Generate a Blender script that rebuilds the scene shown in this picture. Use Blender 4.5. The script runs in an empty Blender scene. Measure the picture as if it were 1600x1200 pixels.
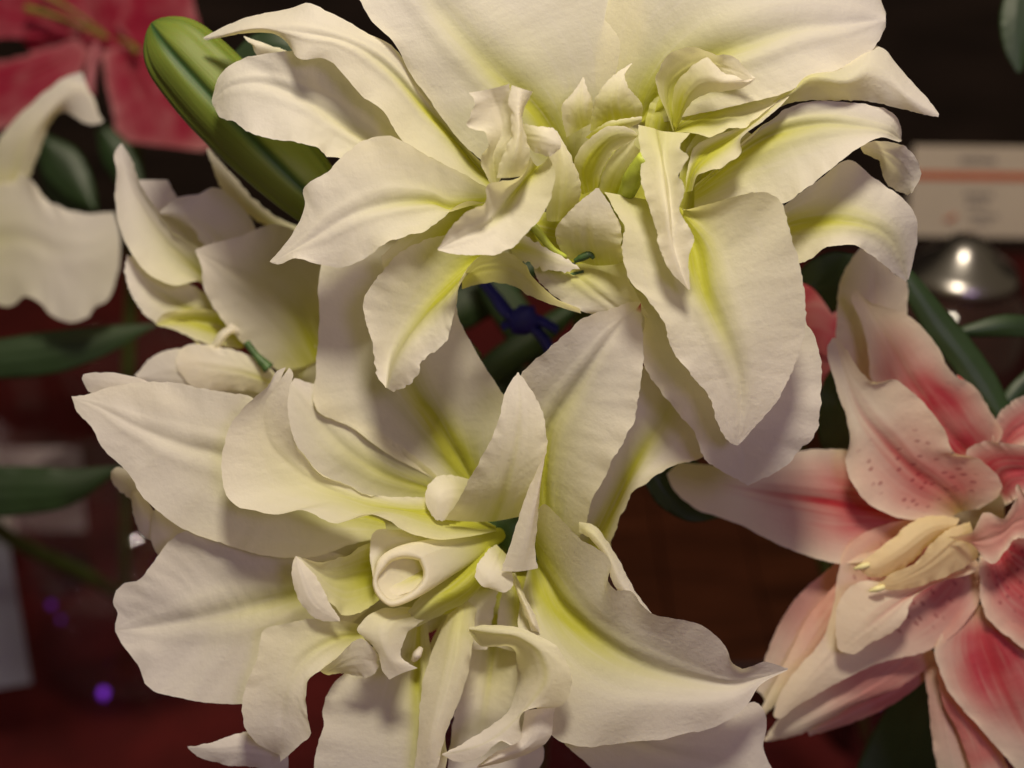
import bpy, math, random
import numpy as np
from mathutils import Vector, Matrix, noise as mnoise

# ------------------------------------------------------------------ camera
scn = bpy.context.scene
CAM_LOC = Vector((0.0, 0.0, 0.60))
PITCH = math.radians(30)                      # looking down 30 degrees
cam_d = bpy.data.cameras.new('camera')
cam = bpy.data.objects.new('camera', cam_d)
scn.collection.objects.link(cam)
cam.location = CAM_LOC
cam.rotation_euler = (math.radians(90) - PITCH, 0, 0)
cam_d.sensor_width = 36
cam_d.lens = 50
cam_d.clip_start = 0.02
cam_d.clip_end = 50
cam_d.dof.use_dof = True
cam_d.dof.focus_distance = 0.393
cam_d.dof.aperture_fstop = 6.0
scn.camera = cam

# ------------------------------------------------------------------ light
world = bpy.data.worlds.new('World')
scn.world = world
world.use_nodes = True
bg = world.node_tree.nodes['Background']
bg.inputs['Color'].default_value = (1.0, 0.81, 0.52, 1)
bg.inputs['Strength'].default_value = 0.13

def area_lamp(name, loc, target, size, power, col):
    d = bpy.data.lights.new(name, 'AREA')
    d.shape = 'DISK'; d.size = size; d.energy = power; d.color = col
    o = bpy.data.objects.new(name, d)
    scn.collection.objects.link(o)
    o.location = loc
    o.rotation_euler = (Vector(target) - Vector(loc)).to_track_quat('-Z', 'Y').to_euler()
    return o
# warm shop ceiling lamp almost straight above the blooms, and a weaker violet one to the right
area_lamp('ceiling_lamp', (0.02, 0.21, 1.04), (0.0, 0.36, 0.42), 0.14, 4.9, (1.0, 0.88, 0.68))
area_lamp('violet_lamp', (0.30, -0.40, 0.95), (0.05, 0.34, 0.38), 0.25, 1.35, (0.70, 0.48, 1.0))

scn.view_settings.view_transform = 'Standard'
scn.view_settings.look = 'None'
scn.view_settings.gamma = 1.0
scn.view_settings.use_curve_mapping = False
scn.view_settings.exposure = 0.22
scn.cycles.max_bounces = 8
scn.cycles.diffuse_bounces = 4
scn.cycles.transmission_bounces = 8
scn.cycles.transparent_max_bounces = 24
scn.cycles.caustics_reflective = False
scn.cycles.caustics_refractive = False
scn.cycles.use_denoising = True
scn.cycles.use_adaptive_sampling = True
scn.cycles.adaptive_threshold = 0.02

# ------------------------------------------------------------------ helpers
F = 50 / 36 * 1600            # focal length expressed in photograph pixels
D0 = 0.40                     # reference distance of the blooms (m)
PX = D0 / F                   # size of one photograph pixel at that distance (m)
SP, CP = math.sin(PITCH), math.cos(PITCH)
RIGHT = np.array((1, 0, 0.)); UP = np.array((0, SP, CP)); FWD = np.array((0, CP, -SP))
CL = np.array(CAM_LOC)
VIEWDIR = -FWD

def W(p):
    """(u, v, h) -> world; h = height towards the viewer from the reference plane, in px units"""
    p = np.asarray(p, float)
    d = D0 - p[..., 2] * PX
    x = (p[..., 0] - 800) / F * d
    y = (600 - p[..., 1]) / F * d
    return CL + x[..., None] * RIGHT + y[..., None] * UP + d[..., None] * FWD

def tag(o, label, cat, group=None, kind=None):
    if label: o['label'] = label
    if cat: o['category'] = cat
    if group: o['group'] = group
    if kind: o['kind'] = kind
    return o

def empty(name, loc, label, cat, group=None):
    o = bpy.data.objects.new(name, None)
    o.empty_display_size = 0.02
    scn.collection.objects.link(o)
    o.location = Vector(loc)
    tag(o, label, cat, group)
    return o

def link_mesh(name, verts, faces, mat, parent=None, smooth=True, uv=None, pig=None):
    me = bpy.data.meshes.new(name)
    off = np.array(parent.location) if parent is not None else np.zeros(3)
    if parent is not None and parent.parent is not None:
        off = off + np.array(parent.parent.location)
    v = np.asarray(verts, float) - off
    me.from_pydata(v.tolist(), [], [tuple(int(i) for i in f) for f in faces])
    if smooth:
        me.polygons.foreach_set('use_smooth', [True] * len(me.polygons))
    if uv is not None:
        l = me.uv_layers.new(name='UVMap')
        idx = np.empty(len(me.loops), int); me.loops.foreach_get('vertex_index', idx)
        l.data.foreach_set('uv', np.asarray(uv, np.float32)[idx].ravel())
    if pig is not None:
        a = me.attributes.new('pig', 'FLOAT_COLOR', 'POINT')
        a.data.foreach_set('color', np.asarray(pig, np.float32).ravel())
    me.materials.append(mat)
    o = bpy.data.objects.new(name, me)
    scn.collection.objects.link(o)
    o.parent = parent
    return o

def catmull(pts, n):
    """uniform arc-length resampling of a Catmull-Rom curve through pts"""
    p = np.asarray(pts, float)
    if len(p) == 2:
        t = np.linspace(0, 1, n)[:, None]
        return p[0] * (1 - t) + p[1] * t
    q = np.vstack([2 * p[0] - p[1], p, 2 * p[-1] - p[-2]])
    out = []
    for i in range(1, len(q) - 2):
        a, b, c, d = q[i - 1], q[i], q[i + 1], q[i + 2]
        t = np.linspace(0, 1, 14, endpoint=False)[:, None]
        # centripetal tangents keep tight corners from looping
        d0 = max(np.linalg.norm(b - a), 1e-6) ** .5; d1 = max(np.linalg.norm(c - b), 1e-6) ** .5; d2 = max(np.linalg.norm(d - c), 1e-6) ** .5
        m1 = ((b - a) / d0 - (c - a) / (d0 + d1) + (c - b) / d1) * d1
        m2 = ((c - b) / d1 - (d - b) / (d1 + d2) + (d - c) / d2) * d1
        t2, t3 = t * t, t * t * t
        out.append((2*t3-3*t2+1)*b + (t3-2*t2+t)*m1 + (-2*t3+3*t2)*c + (t3-t2)*m2)
    out.append(q[-2][None])
    c = np.vstack(out)
    s = np.concatenate([[0], np.cumsum(np.linalg.norm(np.diff(c, axis=0), axis=1))])
    u = np.linspace(0, s[-1], n)
    return np.stack([np.interp(u, s, c[:, k]) for k in range(c.shape[1])], 1)

def cross_interp(rows, n):
    """rows: list of k arrays (m,3) -> (m,n,3) smooth curve across the k guides"""
    k = len(rows)
    q = np.stack(rows, 1)                       # m,k,3
    if k == 3:                                   # soft quadratic through three guides
        s = np.linspace(-1, 1, n)[None, :, None]
        a, b, c = q[:, 0:1], q[:, 1:2], q[:, 2:3]
        quad = a * (s*(s-1)/2) + b * (1-s*s) + c * (s*(s+1)/2)
        lin = np.where(s < 0, b + (a-b) * (-s), b + (c-b) * s)
        return quad * .62 + lin * .38
    qq = np.concatenate([2*q[:, :1]-q[:, 1:2], q, 2*q[:, -1:]-q[:, -2:-1]], 1)
    x = np.linspace(0, k-1, n)
    out = np.empty((q.shape[0], n, 3))
    for j, xv in enumerate(x):
        i = min(int(xv), k-2); t = xv - i
        a, b, c, d = qq[:, i], qq[:, i+1], qq[:, i+2], qq[:, i+3]
        out[:, j] = 0.5*((2*b) + (-a+c)*t + (2*a-5*b+4*c-d)*t*t + (-a+3*b-3*c+d)*t**3)
    return out

def n1(x, seed):
    return mnoise.noise(Vector((x, seed * 7.31, seed * 1.7 + 3.1)))

_seed = [0]
def grid_faces(m, n):
    i = np.arange(m-1)[:, None] * n + np.arange(n-1)[None]
    i = i.ravel()
    return np.stack([i, i+1, i+n+1, i+n], 1)

def petal(parent, *guides, mat=None, name='petal', dh=0, res=(64, 36), ruffle=3.0, rfreq=7, groove=1.8, wrinkle=2.2,
          jag=0.6, green=0.8, glen=0.30, gwid=0.5, rib=0.35, riblen=0.75, pink=0.0, pedge=0.55, ptip=0.75, red=0.0, spots=0.0,
          thick=0.00042, yellow=0.0, tipspot=0.0):
    _seed[0] += 1; sd = _seed[0]
    m, n = res
    if mat is None: glen *= 1.35; green *= 1.15; riblen *= 1.1
    g = [np.asarray(c, float) + np.array((0, 0, dh)) for c in guides]
    if len(g) == 2:
        mm = (catmull(g[0], 12) + catmull(g[1], 12)) / 2
        mm[1:-1, 2] += 10
        g = [g[0], mm, g[1]]
    P = cross_interp([catmull(c, m) for c in g], n)
    X = W(P)
    t = np.linspace(0, 1, m)[:, None] * np.ones((1, n))
    s = np.linspace(-1, 1, n)[None] * np.ones((m, 1))
    scale = PX * np.mean(D0 - P[..., 2]*PX) / D0
    # jagged outline
    jl = np.array([mnoise.fractal(Vector((i * .55, sd * 3.7, 0)), 1.0, 2.0, 3) for i in range(m)])
    jr = np.array([mnoise.fractal(Vector((i * .55, sd * 3.7, 9.)), 1.0, 2.0, 3) for i in range(m)])
    mid = X[:, n//2][:, None]
    dvec = X - mid
    ln = np.linalg.norm(dvec, axis=2, keepdims=True) + 1e-6
    amt = np.where(s < 0, jl[:, None], jr[:, None]) * jag * 3.0 * scale * np.abs(s)**8
    X = X + dvec / ln * amt[..., None]
    # normals
    du = np.gradient(X, axis=0); dv = np.gradient(X, axis=1)
    N = np.cross(du, dv); N /= (np.linalg.norm(N, axis=2, keepdims=True) + 1e-12)
    if np.mean(N @ VIEWDIR) < 0: N = -N
    for _ in range(2):
        N[1:-1] = (N[:-2] + 2*N[1:-1] + N[2:]) / 4
    N /= (np.linalg.norm(N, axis=2, keepdims=True) + 1e-12)
    width = np.linalg.norm(X[:, 0] - X[:, -1], axis=1) / scale
    wfac = np.clip(width / 120, 0.12, 1)[:, None]
    env = np.sin(np.pi * np.clip(t, 0, 1)) ** .5
    edge = np.clip((np.abs(s) - .55) / .45, 0, 1) ** 1.6
    L = np.linalg.norm(np.diff(X[:, n//2], axis=0), axis=1).sum() / scale
    disp = np.zeros((m, n))
    rn = np.array([[n1(tt * rfreq * 2.0, sd + .5), n1(tt * rfreq * 2.0, sd + 40.5)] for tt in t[:, 0]])
    disp += ruffle * 1.9 * edge * env * np.where(s < 0, rn[:, :1], rn[:, 1:]) * np.clip(wfac*1.3, 0, 1)
    gr = groove * np.clip(1 - t*.8, 0, 1) * wfac * 1.3
    disp += gr * (-1.2 * np.exp(-(s/.075)**2) + .7 * np.exp(-((np.abs(s)-.22)/.10)**2))
    fr = L / 60.0
    wn = np.empty((m, n)); w2 = np.empty((m, n))
    for i in range(m):
        for j in range(n):
            a = abs(s[i, j])
            wn[i, j] = mnoise.noise(Vector((t[i, j]*fr*1.0 - a*.5, s[i, j]*1.5*wfac[i, 0], sd*5.1)))
            w2[i, j] = mnoise.noise(Vector((t[i, j]*fr*5.0 - a*2.6, s[i, j]*2.2, sd*2.3)))
    disp += wrinkle * wfac * (wn * 1.5 + w2 * .5 * (.3 + .7*np.abs(s)))
    X = X + N * (disp * scale * env)[..., None]
    # pigment channels: R green throat, G pink, B red streak, A spots
    gg = green * np.exp(-(t/glen)**2) * np.exp(-(s/(gwid + .35*np.exp(-(t/.15)**2)))**2)
    gg = gg + rib * np.exp(-(s/.11)**2) * np.clip(1 - t/riblen, 0, 1)
    if mat is None and (green > 0 or rib > 0): gg = gg + .34 * np.exp(-(t/.55)**2)
    pk = np.zeros_like(t)
    if pink > 0:
        pk = pink * np.clip(1.25 - np.abs(s)**1.6 / max(pedge, .05) * .55, 0, 1) * np.clip((ptip - t)/.40, 0, 1) * np.clip(.35 + t*5, 0, 1)
    rd = red * (np.exp(-(s/.09)**2) + .45*np.exp(-((np.abs(s)-.2)/.06)**2)) * np.clip(t*4, 0, 1) * np.clip((.82 - t)/.4, 0, 1)
    rd = rd + tipspot * np.clip((t - .962)/.02, 0, 1) * np.clip((s - .1)/.3, 0, 1)
    sp = spots * np.clip(t*6, 0, 1) * np.clip((.55 - t)/.15, 0, 1) * np.clip((.8-np.abs(s))/.2, 0, 1)
    pig = np.stack([np.clip(gg + yellow, 0, 1), np.clip(pk, 0, 1), np.clip(rd, 0, 1), sp], -1).reshape(-1, 4)
    wpx = np.mean(width)
    uv = np.stack([(s*.5) * wpx / 100 + sd*.37 % 5, t * L / 100], -1).reshape(-1, 2)
    o = link_mesh(name, X.reshape(-1, 3), grid_faces(m, n), mat or M_WHITE, parent, uv=uv, pig=pig)
    if thick and name == 'leaf':          # petals are single translucent sheets, leaves have body
        md = o.modifiers.new('thickness', 'SOLIDIFY'); md.thickness = thick * np.mean(D0 - P[..., 2]*PX) / D0; md.offset = 0
    return o

def tube(name, pts, radii, mat, parent=None, seg=10, world=False, n=24, flat=1.0):
    p = np.asarray(pts, float)
    c = catmull(p if world else W(p), n)
    r = np.interp(np.linspace(0, 1, n), np.linspace(0, 1, len(radii)), radii)
    T = np.gradient(c, axis=0); T /= np.linalg.norm(T, axis=1, keepdims=True)
    a = np.array((0.3, 0.2, 1.0)); V = []
    for i in range(n):
        x = np.cross(T[i], a); x /= np.linalg.norm(x); y = np.cross(T[i], x)
        for k in range(seg):
            th = 2*math.pi*k/seg
            V.append(c[i] + r[i]*(x*math.cos(th) + y*math.sin(th)*flat))
    Fc = []
    for i in range(n-1):
        for k in range(seg):
            k2 = (k+1) % seg
            Fc.append((i*seg+k, i*seg+k2, (i+1)*seg+k2, (i+1)*seg+k))
    Fc.append(tuple(range(seg))[::-1]); Fc.append(tuple((n-1)*seg+k for k in range(seg)))
    return link_mesh(name, V, Fc, mat, parent)

def lathe(name, prof, loc, mat, parent=None, seg=64, smooth=True):
    V, Fc = [], []
    for (r, z) in prof:
        for k in range(seg):
            th = 2*math.pi*k/seg
            V.append((loc[0]+r*math.cos(th), loc[1]+r*math.sin(th), loc[2]+z))
    for i in range(len(prof)-1):
        for k in range(seg):
            k2 = (k+1) % seg
            Fc.append((i*seg+k, i*seg+k2, (i+1)*seg+k2, (i+1)*seg+k))
    return link_mesh(name, V, Fc, mat, parent, smooth=smooth)

def box(name, c, dims, mat, parent=None, ax=None):
    ax = ax if ax is not None else (np.array((1,0,0.)), np.array((0,1,0.)), np.array((0,0,1.)))
    c = np.asarray(c, float); V = []
    for sx in (-1, 1):
        for sy in (-1, 1):
            for sz in (-1, 1):
                V.append(c + ax[0]*sx*dims[0]/2 + ax[1]*sy*dims[1]/2 + ax[2]*sz*dims[2]/2)
    Fc = [(0,1,3,2),(4,6,7,5),(0,4,5,1),(2,3,7,6),(0,2,6,4),(1,5,7,3)]
    return link_mesh(name, V, Fc, mat, parent, smooth=False)

# ------------------------------------------------------------------ materials
def new_mat(name):
    m = bpy.data.materials.new(name); m.use_nodes = True
    nt = m.node_tree
    return m, nt, nt.nodes['Principled BSDF']

def petal_mat(name, white, green, pinkc, redc, sss=0.0, rough=0.55, transl=0.52, bump=0.45):
    m, nt, b = new_mat(name)
    N, Lk = nt.nodes, nt.links
    at = N.new('ShaderNodeAttribute'); at.attribute_name = 'pig'
    sep = N.new('ShaderNodeSeparateColor'); Lk.new(at.outputs['Color'], sep.inputs[0])
    uv = N.new('ShaderNodeUVMap')
    mp = N.new('ShaderNodeMapping'); mp.inputs['Scale'].default_value = (18, .9, 1); Lk.new(uv.outputs[0], mp.inputs[0])
    vein = N.new('ShaderNodeTexNoise'); vein.inputs['Scale'].default_value = 1.0; vein.inputs['Detail'].default_value = 1; Lk.new(mp.outputs[0], vein.inputs[0])
    geo = N.new('ShaderNodeTexCoord')
    big = N.new('ShaderNodeTexNoise'); big.inputs['Scale'].default_value = 70; big.inputs['Detail'].default_value = 1; Lk.new(geo.outputs['Object'], big.inputs[0])
    def mix(a, b_, f, mode='MIX'):
        x = N.new('ShaderNodeMix'); x.data_type = 'RGBA'; x.blend_type = mode
        for k, v in (('A', a), ('B', b_)):
            s = [i for i in x.inputs if i.name == k and i.type == 'RGBA'][0]
            if isinstance(v, tuple): s.default_value = (*v, 1)
            else: Lk.new(v, s)
        f_in = x.inputs[0]
        if isinstance(f, float): f_in.default_value = f
        else: Lk.new(f, f_in)
        return [o for o in x.outputs if o.type == 'RGBA'][0]
    def math_(op, a, b_, clamp=True):
        x = N.new('ShaderNodeMath'); x.operation = op; x.use_clamp = clamp
        for i, v in enumerate((a, b_)):
            if isinstance(v, (int, float)): x.inputs[i].default_value = v
            else: Lk.new(v, x.inputs[i])
        return x.outputs[0]
    # pigments broken up by veins and blotches
    vv = math_('MULTIPLY_ADD', vein.outputs[0], .7); N[-1].inputs[2].default_value = .65
    gfac = math_('MULTIPLY', sep.outputs[0], vv)
    w2 = mix(white, tuple(c*.95 for c in white[:2]) + (white[2]*.90,), big.outputs[0])
    c1 = mix(w2, green, gfac)
    bb = math_('MULTIPLY_ADD', big.outputs[0], .9); N[-1].inputs[2].default_value = .5
    pf = math_('MULTIPLY', math_('MULTIPLY', sep.outputs[1], bb), vv)
    c2 = mix(c1, pinkc, pf)
    c3 = mix(c2, redc, math_('MULTIPLY', sep.outputs[2], vv))
    vor = N.new('ShaderNodeTexVoronoi'); vor.voronoi_dimensions = '2D'; vor.inputs['Scale'].default_value = 6.5
    Lk.new(uv.outputs[0], vor.inputs[0])
    dots = math_('LESS_THAN', vor.outputs['Distance'], .19)
    sepv = N.new('ShaderNodeSeparateColor'); Lk.new(vor.outputs['Color'], sepv.inputs[0])
    dots = math_('MULTIPLY', dots, math_('GREATER_THAN', sepv.outputs[0], .35))
    c4 = mix(c3, (redc[0]*.55, redc[1]*.4, redc[2]*.8), math_('MULTIPLY', math_('MULTIPLY', dots, at.outputs['Alpha']), .5))
    Lk.new(c4, b.inputs['Base Color'])
    b.inputs['Roughness'].default_value = rough
    b.inputs['Specular IOR Level'].default_value = 0.28
    b.inputs['Subsurface Weight'].default_value = sss
    b.inputs['Subsurface Radius'].default_value = (1.0, 0.85, 0.45)
    b.inputs['Subsurface Scale'].default_value = 0.0016
    b.inputs['Sheen Weight'].default_value = 0.12
    b.inputs['Sheen Roughness'].default_value = 0.4
    # relief: papillae + lengthwise veins + cross puckers
    fine = N.new('ShaderNodeTexNoise'); fine.inputs['Scale'].default_value = 700; fine.inputs['Detail'].default_value = 2; fine.inputs['Roughness'].default_value = .6
    Lk.new(geo.outputs['Object'], fine.inputs[0])
    mp2 = N.new('ShaderNodeMapping'); mp2.inputs['Scale'].default_value = (4.0, 8, 1); mp2.inputs['Rotation'].default_value = (0, 0, .5); Lk.new(uv.outputs[0], mp2.inputs[0])
    puck = N.new('ShaderNodeTexNoise'); puck.inputs['Scale'].default_value = 1.0; puck.inputs['Detail'].default_value = 2; Lk.new(mp2.outputs[0], puck.inputs[0])
    h1 = math_('MULTIPLY', vein.outputs[0], .14, False)
    h2 = math_('MULTIPLY_ADD', fine.outputs[0], .55, False); Lk.new(h1, N[-1].inputs[2])
    h3 = math_('MULTIPLY_ADD', puck.outputs[0], .35, False); Lk.new(h2, N[-1].inputs[2])
    bp = N.new('ShaderNodeBump'); bp.inputs['Strength'].default_value = bump; bp.inputs['Distance'].default_value = 0.0006
    Lk.new(h3, bp.inputs['Height']); Lk.new(bp.outputs[0], b.inputs['Normal'])
    tr = N.new('ShaderNodeBsdfTranslucent'); Lk.new(mix(c4, (1.0, .97, .66), 1.0, 'MULTIPLY'), tr.inputs['Color'])
    ms = N.new('ShaderNodeMixShader'); ms.inputs[0].default_value = transl
    Lk.new(b.outputs[0], ms.inputs[1]); Lk.new(tr.outputs[0], ms.inputs[2])
    Lk.new(ms.outputs[0], N['Material Output'].inputs['Surface'])
    return m

M_WHITE = petal_mat('petal_white', (.95, .91, .885), (.60, .62, .07), (.60, .10, .14), (.50, .03, .05))
M_PINK = petal_mat('petal_blush', (.91, .82, .69), (.42, .42, .06), (.60, .075, .10), (.50, .03, .04))
M_RED = petal_mat('petal_crimson', (.72, .34, .36), (.30, .30, .06), (.40, .012, .05), (.25, .005, .012))
M_YELL = petal_mat('petaloid_yellow', (.88, .76, .48), (.55, .50, .05), (.60, .25, .14), (.5, .05, .03))

def simple_mat(name, col, rough=.6, var=.25, scale=60, bump=.2, spec=.3, metal=0., stretch=None, trans=0., bdist=.001):
    m, nt, b = new_mat(name)
    N, Lk = nt.nodes, nt.links
    tc = N.new('ShaderNodeTexCoord'); src = tc.outputs['Object']
    if stretch:
        mp = N.new('ShaderNodeMapping'); mp.inputs['Scale'].default_value = stretch; Lk.new(src, mp.inputs[0]); src = mp.outputs[0]
    no = N.new('ShaderNodeTexNoise'); no.inputs['Scale'].default_value = scale; no.inputs['Detail'].default_value = 5; Lk.new(src, no.inputs[0])
    cr = N.new('ShaderNodeValToRGB')
    cr.color_ramp.elements[0].position = .3; cr.color_ramp.elements[1].position = .7
    cr.color_ramp.elements[0].color = (*[c*(1-var) for c in col], 1); cr.color_ramp.elements[1].color = (*[min(1, c*(1+var)) for c in col], 1)
    Lk.new(no.outputs[0], cr.inputs[0]); Lk.new(cr.outputs[0], b.inputs['Base Color'])
    b.inputs['Roughness'].default_value = rough; b.inputs['Specular IOR Level'].default_value = spec; b.inputs['Metallic'].default_value = metal
    b.inputs['Transmission Weight'].default_value = trans
    if bump:
        bp = N.new('ShaderNodeBump'); bp.inputs['Strength'].default_value = bump; bp.inputs['Distance'].default_value = bdist
        Lk.new(no.outputs[0], bp.inputs['Height']); Lk.new(bp.outputs[0], b.inputs['Normal'])
    return m

M_LEAF = simple_mat('leaf_green', (.013, .030, .008), rough=.5, var=.3, scale=40, bump=.25, spec=.4)
M_STEM = simple_mat('stem_green', (.06, .085, .02), rough=.5, var=.3, scale=80)
M_PISTIL = simple_mat('pistil_green', (.05, .10, .03), rough=.45, var=.3, scale=300)
M_TIP = simple_mat('anther_pale', (.66, .60, .30), rough=.5, var=.15, scale=300)
M_STALK = simple_mat('stalk_lime', (.36, .42, .05), rough=.45, var=.2, scale=200)
M_CLOTH = simple_mat('red_cloth', (.10, .008, .008), rough=.85, var=.25, scale=25, bump=.3)
M_WALL = simple_mat('dark_wall', (.045, .028, .022), rough=.7, var=.5, scale=5, stretch=(1, 1, 6))
M_BLUE = simple_mat('blue_ribbon', (.015, .015, .25), rough=.5, var=.2, scale=200)
M_CARD = simple_mat('card_cream', (.42, .36, .28), rough=.6, var=.05, scale=30, bump=.05)
M_CARDB = simple_mat('card_grey', (.30, .31, .38), rough=.6, var=.05, scale=30, bump=.05)
M_CARDP = simple_mat('card_pale', (.72, .68, .66), rough=.6, var=.05, scale=30, bump=.05)
M_ORANGE = simple_mat('card_stripe', (.38, .08, .02), rough=.6, var=.1)
M_INK = simple_mat('ink', (.16, .14, .13), rough=.7, var=.1)
M_SILVER = simple_mat('silver', (.34, .32, .31), rough=.30, var=.08, scale=30, metal=1.0, bump=.05)
M_DARKGL = simple_mat('dark_glass', (.03, .012, .010), rough=.08, var=.2, scale=10, bump=0, spec=.5)
M_WOOD = simple_mat('tray_wood', (.05, .014, .006), rough=.4, var=.5, scale=12, stretch=(1, 9, 9), bump=.3)
M_CABLE = simple_mat('cable', (.02, .012, .016), rough=.5, var=.1)
def glass_mat():
    m, nt, b = new_mat('vase_glass')
    N, Lk = nt.nodes, nt.links
    gl = N.new('ShaderNodeBsdfGlossy'); gl.inputs['Roughness'].default_value = .03; gl.inputs['Color'].default_value = (.9, .88, .95, 1)
    tr = N.new('ShaderNodeBsdfTransparent'); tr.inputs['Color'].default_value = (.965, .95, .97, 1)
    lw = N.new('ShaderNodeLayerWeight'); lw.inputs['Blend'].default_value = .5
    fp = N.new('ShaderNodeMath'); fp.operation = 'POWER'; Lk.new(lw.outputs['Facing'], fp.inputs[0]); fp.inputs[1].default_value = 3.5
    fr = N.new('ShaderNodeMath'); fr.operation = 'MULTIPLY_ADD'; Lk.new(fp.outputs[0], fr.inputs[0]); fr.inputs[1].default_value = .55; fr.inputs[2].default_value = .04
    no = N.new('ShaderNodeTexNoise'); no.inputs['Scale'].default_value = 18
    bp = N.new('ShaderNodeBump'); bp.inputs['Strength'].default_value = .08; bp.inputs['Distance'].default_value = .002
    Lk.new(no.outputs[0], bp.inputs['Height']); Lk.new(bp.outputs[0], gl.inputs['Normal'])
    ms = N.new('ShaderNodeMixShader'); Lk.new(fr.outputs[0], ms.inputs[0]); Lk.new(tr.outputs[0], ms.inputs[1]); Lk.new(gl.outputs[0], ms.inputs[2])
    Lk.new(ms.outputs[0], N['Material Output'].inputs['Surface'])
    return m
M_GLASS = glass_mat()
m, nt, b = new_mat('glint_violet'); M_GLINT = m
b.inputs['Base Color'].default_value = (.3, .05, .6, 1); b.inputs['Emission Color'].default_value = (.35, .06, 1, 1); b.inputs['Emission Strength'].default_value = 1.0  # emission imitates violet reflections in the vase glass
M_GLINT2 = M_GLINT.copy(); M_GLINT2.name = 'glint_violet_dim'; M_GLINT2.node_tree.nodes['Principled BSDF'].inputs['Emission Strength'].default_value = .18

def bud_mat():
    m, nt, b = new_mat('bud_green')
    N, Lk = nt.nodes, nt.links
    at = N.new('ShaderNodeAttribute'); at.attribute_name = 'pig'
    sep = N.new('ShaderNodeSeparateColor'); Lk.new(at.outputs['Color'], sep.inputs[0])
    uv = N.new('ShaderNodeUVMap'); mp = N.new('ShaderNodeMapping'); mp.inputs['Scale'].default_value = (30, 2.2, 1); Lk.new(uv.outputs[0], mp.inputs[0])
    no = N.new('ShaderNodeTexNoise'); no.inputs['Scale'].default_value = 1.6; no.inputs['Detail'].default_value = 5; Lk.new(mp.outputs[0], no.inputs[0])
    cr = N.new('ShaderNodeValToRGB'); e = cr.color_ramp.elements
    e[0].position = 0; e[0].color = (.018, .058, .012, 1); e[1].position = 1; e[1].color = (.12, .16, .015, 1)
    mid = e.new(.45); mid.color = (.048, .092, .012, 1)
    ma = N.new('ShaderNodeMath'); ma.operation = 'MULTIPLY_ADD'; Lk.new(no.outputs[0], ma.inputs[0]); ma.inputs[1].default_value = .75
    sb = N.new('ShaderNodeMath'); sb.operation = 'SUBTRACT'; Lk.new(sep.outputs[0], sb.inputs[0]); sb.inputs[1].default_value = .36
    Lk.new(sb.outputs[0], ma.inputs[2]); Lk.new(ma.outputs[0], cr.inputs[0]); Lk.new(cr.outputs[0], b.inputs['Base Color'])
    b.inputs['Roughness'].default_value = .62; b.inputs['Subsurface Weight'].default_value = .15; b.inputs['Subsurface Scale'].default_value = .002
    bp = N.new('ShaderNodeBump'); bp.inputs['Strength'].default_value = .35; bp.inputs['Distance'].default_value = .0005
    Lk.new(no.outputs[0], bp.inputs['Height']); Lk.new(bp.outputs[0], b.inputs['Normal'])
    return m
M_BUD = bud_mat()

# ------------------------------------------------------------------ setting
tb = link_mesh('tabletop', [(-1.2, -.3, 0), (1.2, -.3, 0), (1.2, 1.30, 0), (-1.2, 1.30, 0)], [(0, 1, 2, 3)], M_CLOTH, smooth=False)
tag(tb, 'dark red cloth covering the display table', None, kind='structure')
fl = link_mesh('floor', [(-4, -2, -.75), (4, -2, -.75), (4, 2.2, -.75), (-4, 2.2, -.75)], [(0, 1, 2, 3)], M_WALL, smooth=False)
tag(fl, 'dark floor beyond the table', None, kind='structure')
wl = link_mesh('wall', [(-3, 2.2, -1), (3, 2.2, -1), (3, 2.2, 3), (-3, 2.2, 3)], [(0, 1, 2, 3)], M_WALL, smooth=False)
tag(wl, 'dark brown wall behind the display', None, kind='structure')

# ------------------------------------------------------------------ upper white lily
A = empty('white_lily', W((930, 330, -90)), 'large bright double white lily beside the green bud, with lime green petaloids at its heart', 'lily', 'double white lilies')
def pa(*g, **k): return petal(A, *g, **k)
# back whorl
pa([(870,262,-30),(800,275,-10),(731,232,6),(675,161,14),(637,109,22),(619,71,28),(585,37,30),(562,0,28),(540,-90,0),(600,-200,-60)],
   [(890,255,-40),(844,180,0),(769,105,18),(694,22,22),(640,-60,15),(610,-200,-60)],
   [(915,245,-40),(965,170,-25),(1000,90,-10),(1010,20,0),(960,-80,0),(780,-170,0),(620,-205,-60)], green=.55, glen=.28, gwid=.3, rib=.4, groove=6, res=(80,48))
pa([(975,185,-30),(928,125,-14),(940,50,0),(965,-30,10),(1060,-130,20),(1230,-130,0),(1350,-60,-20),(1384,20,-30)],
   [(1000,190,-30),(1060,120,10),(1124,83,34),(1172,66,42),(1237,44,40),(1310,36,22),(1384,30,-15)],
   [(1020,195,-30),(1080,180,10),(1150,165,40),(1229,144,55),(1300,113,45),(1345,96,20),(1371,66,0),(1384,42,-20)], green=.7, glen=.3, gwid=.4, rib=.6, groove=8, res=(80,48))
pa([(785,300,-25),(760,262,-10),(731,232,0),(690,165,0),(640,100,10),(600,62,15),(562,47,20),(540,34,25),(510,17,30),(484,7,25),(450,15,10),(397,24,-10),(349,42,-30),(317,59,-40)],
   [(780,300,-25),(754,270,-25),(712,221,-12),(656,161,2),(600,101,22),(540,65,40),(470,50,45),(400,44,20),(318,60,-40)],
   [(770,305,-20),(700,260,10),(630,221,25),(600,176,30),(562,146,35),(536,116,40),(510,92,40),(469,92,40),(454,75,30),(440,60,15),(424,52,0),(375,53,-10),(350,58,-20),(322,63,-38)], green=.8, glen=.25, gwid=.25, rib=.7, riblen=.5, groove=4, res=(80,44))
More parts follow.
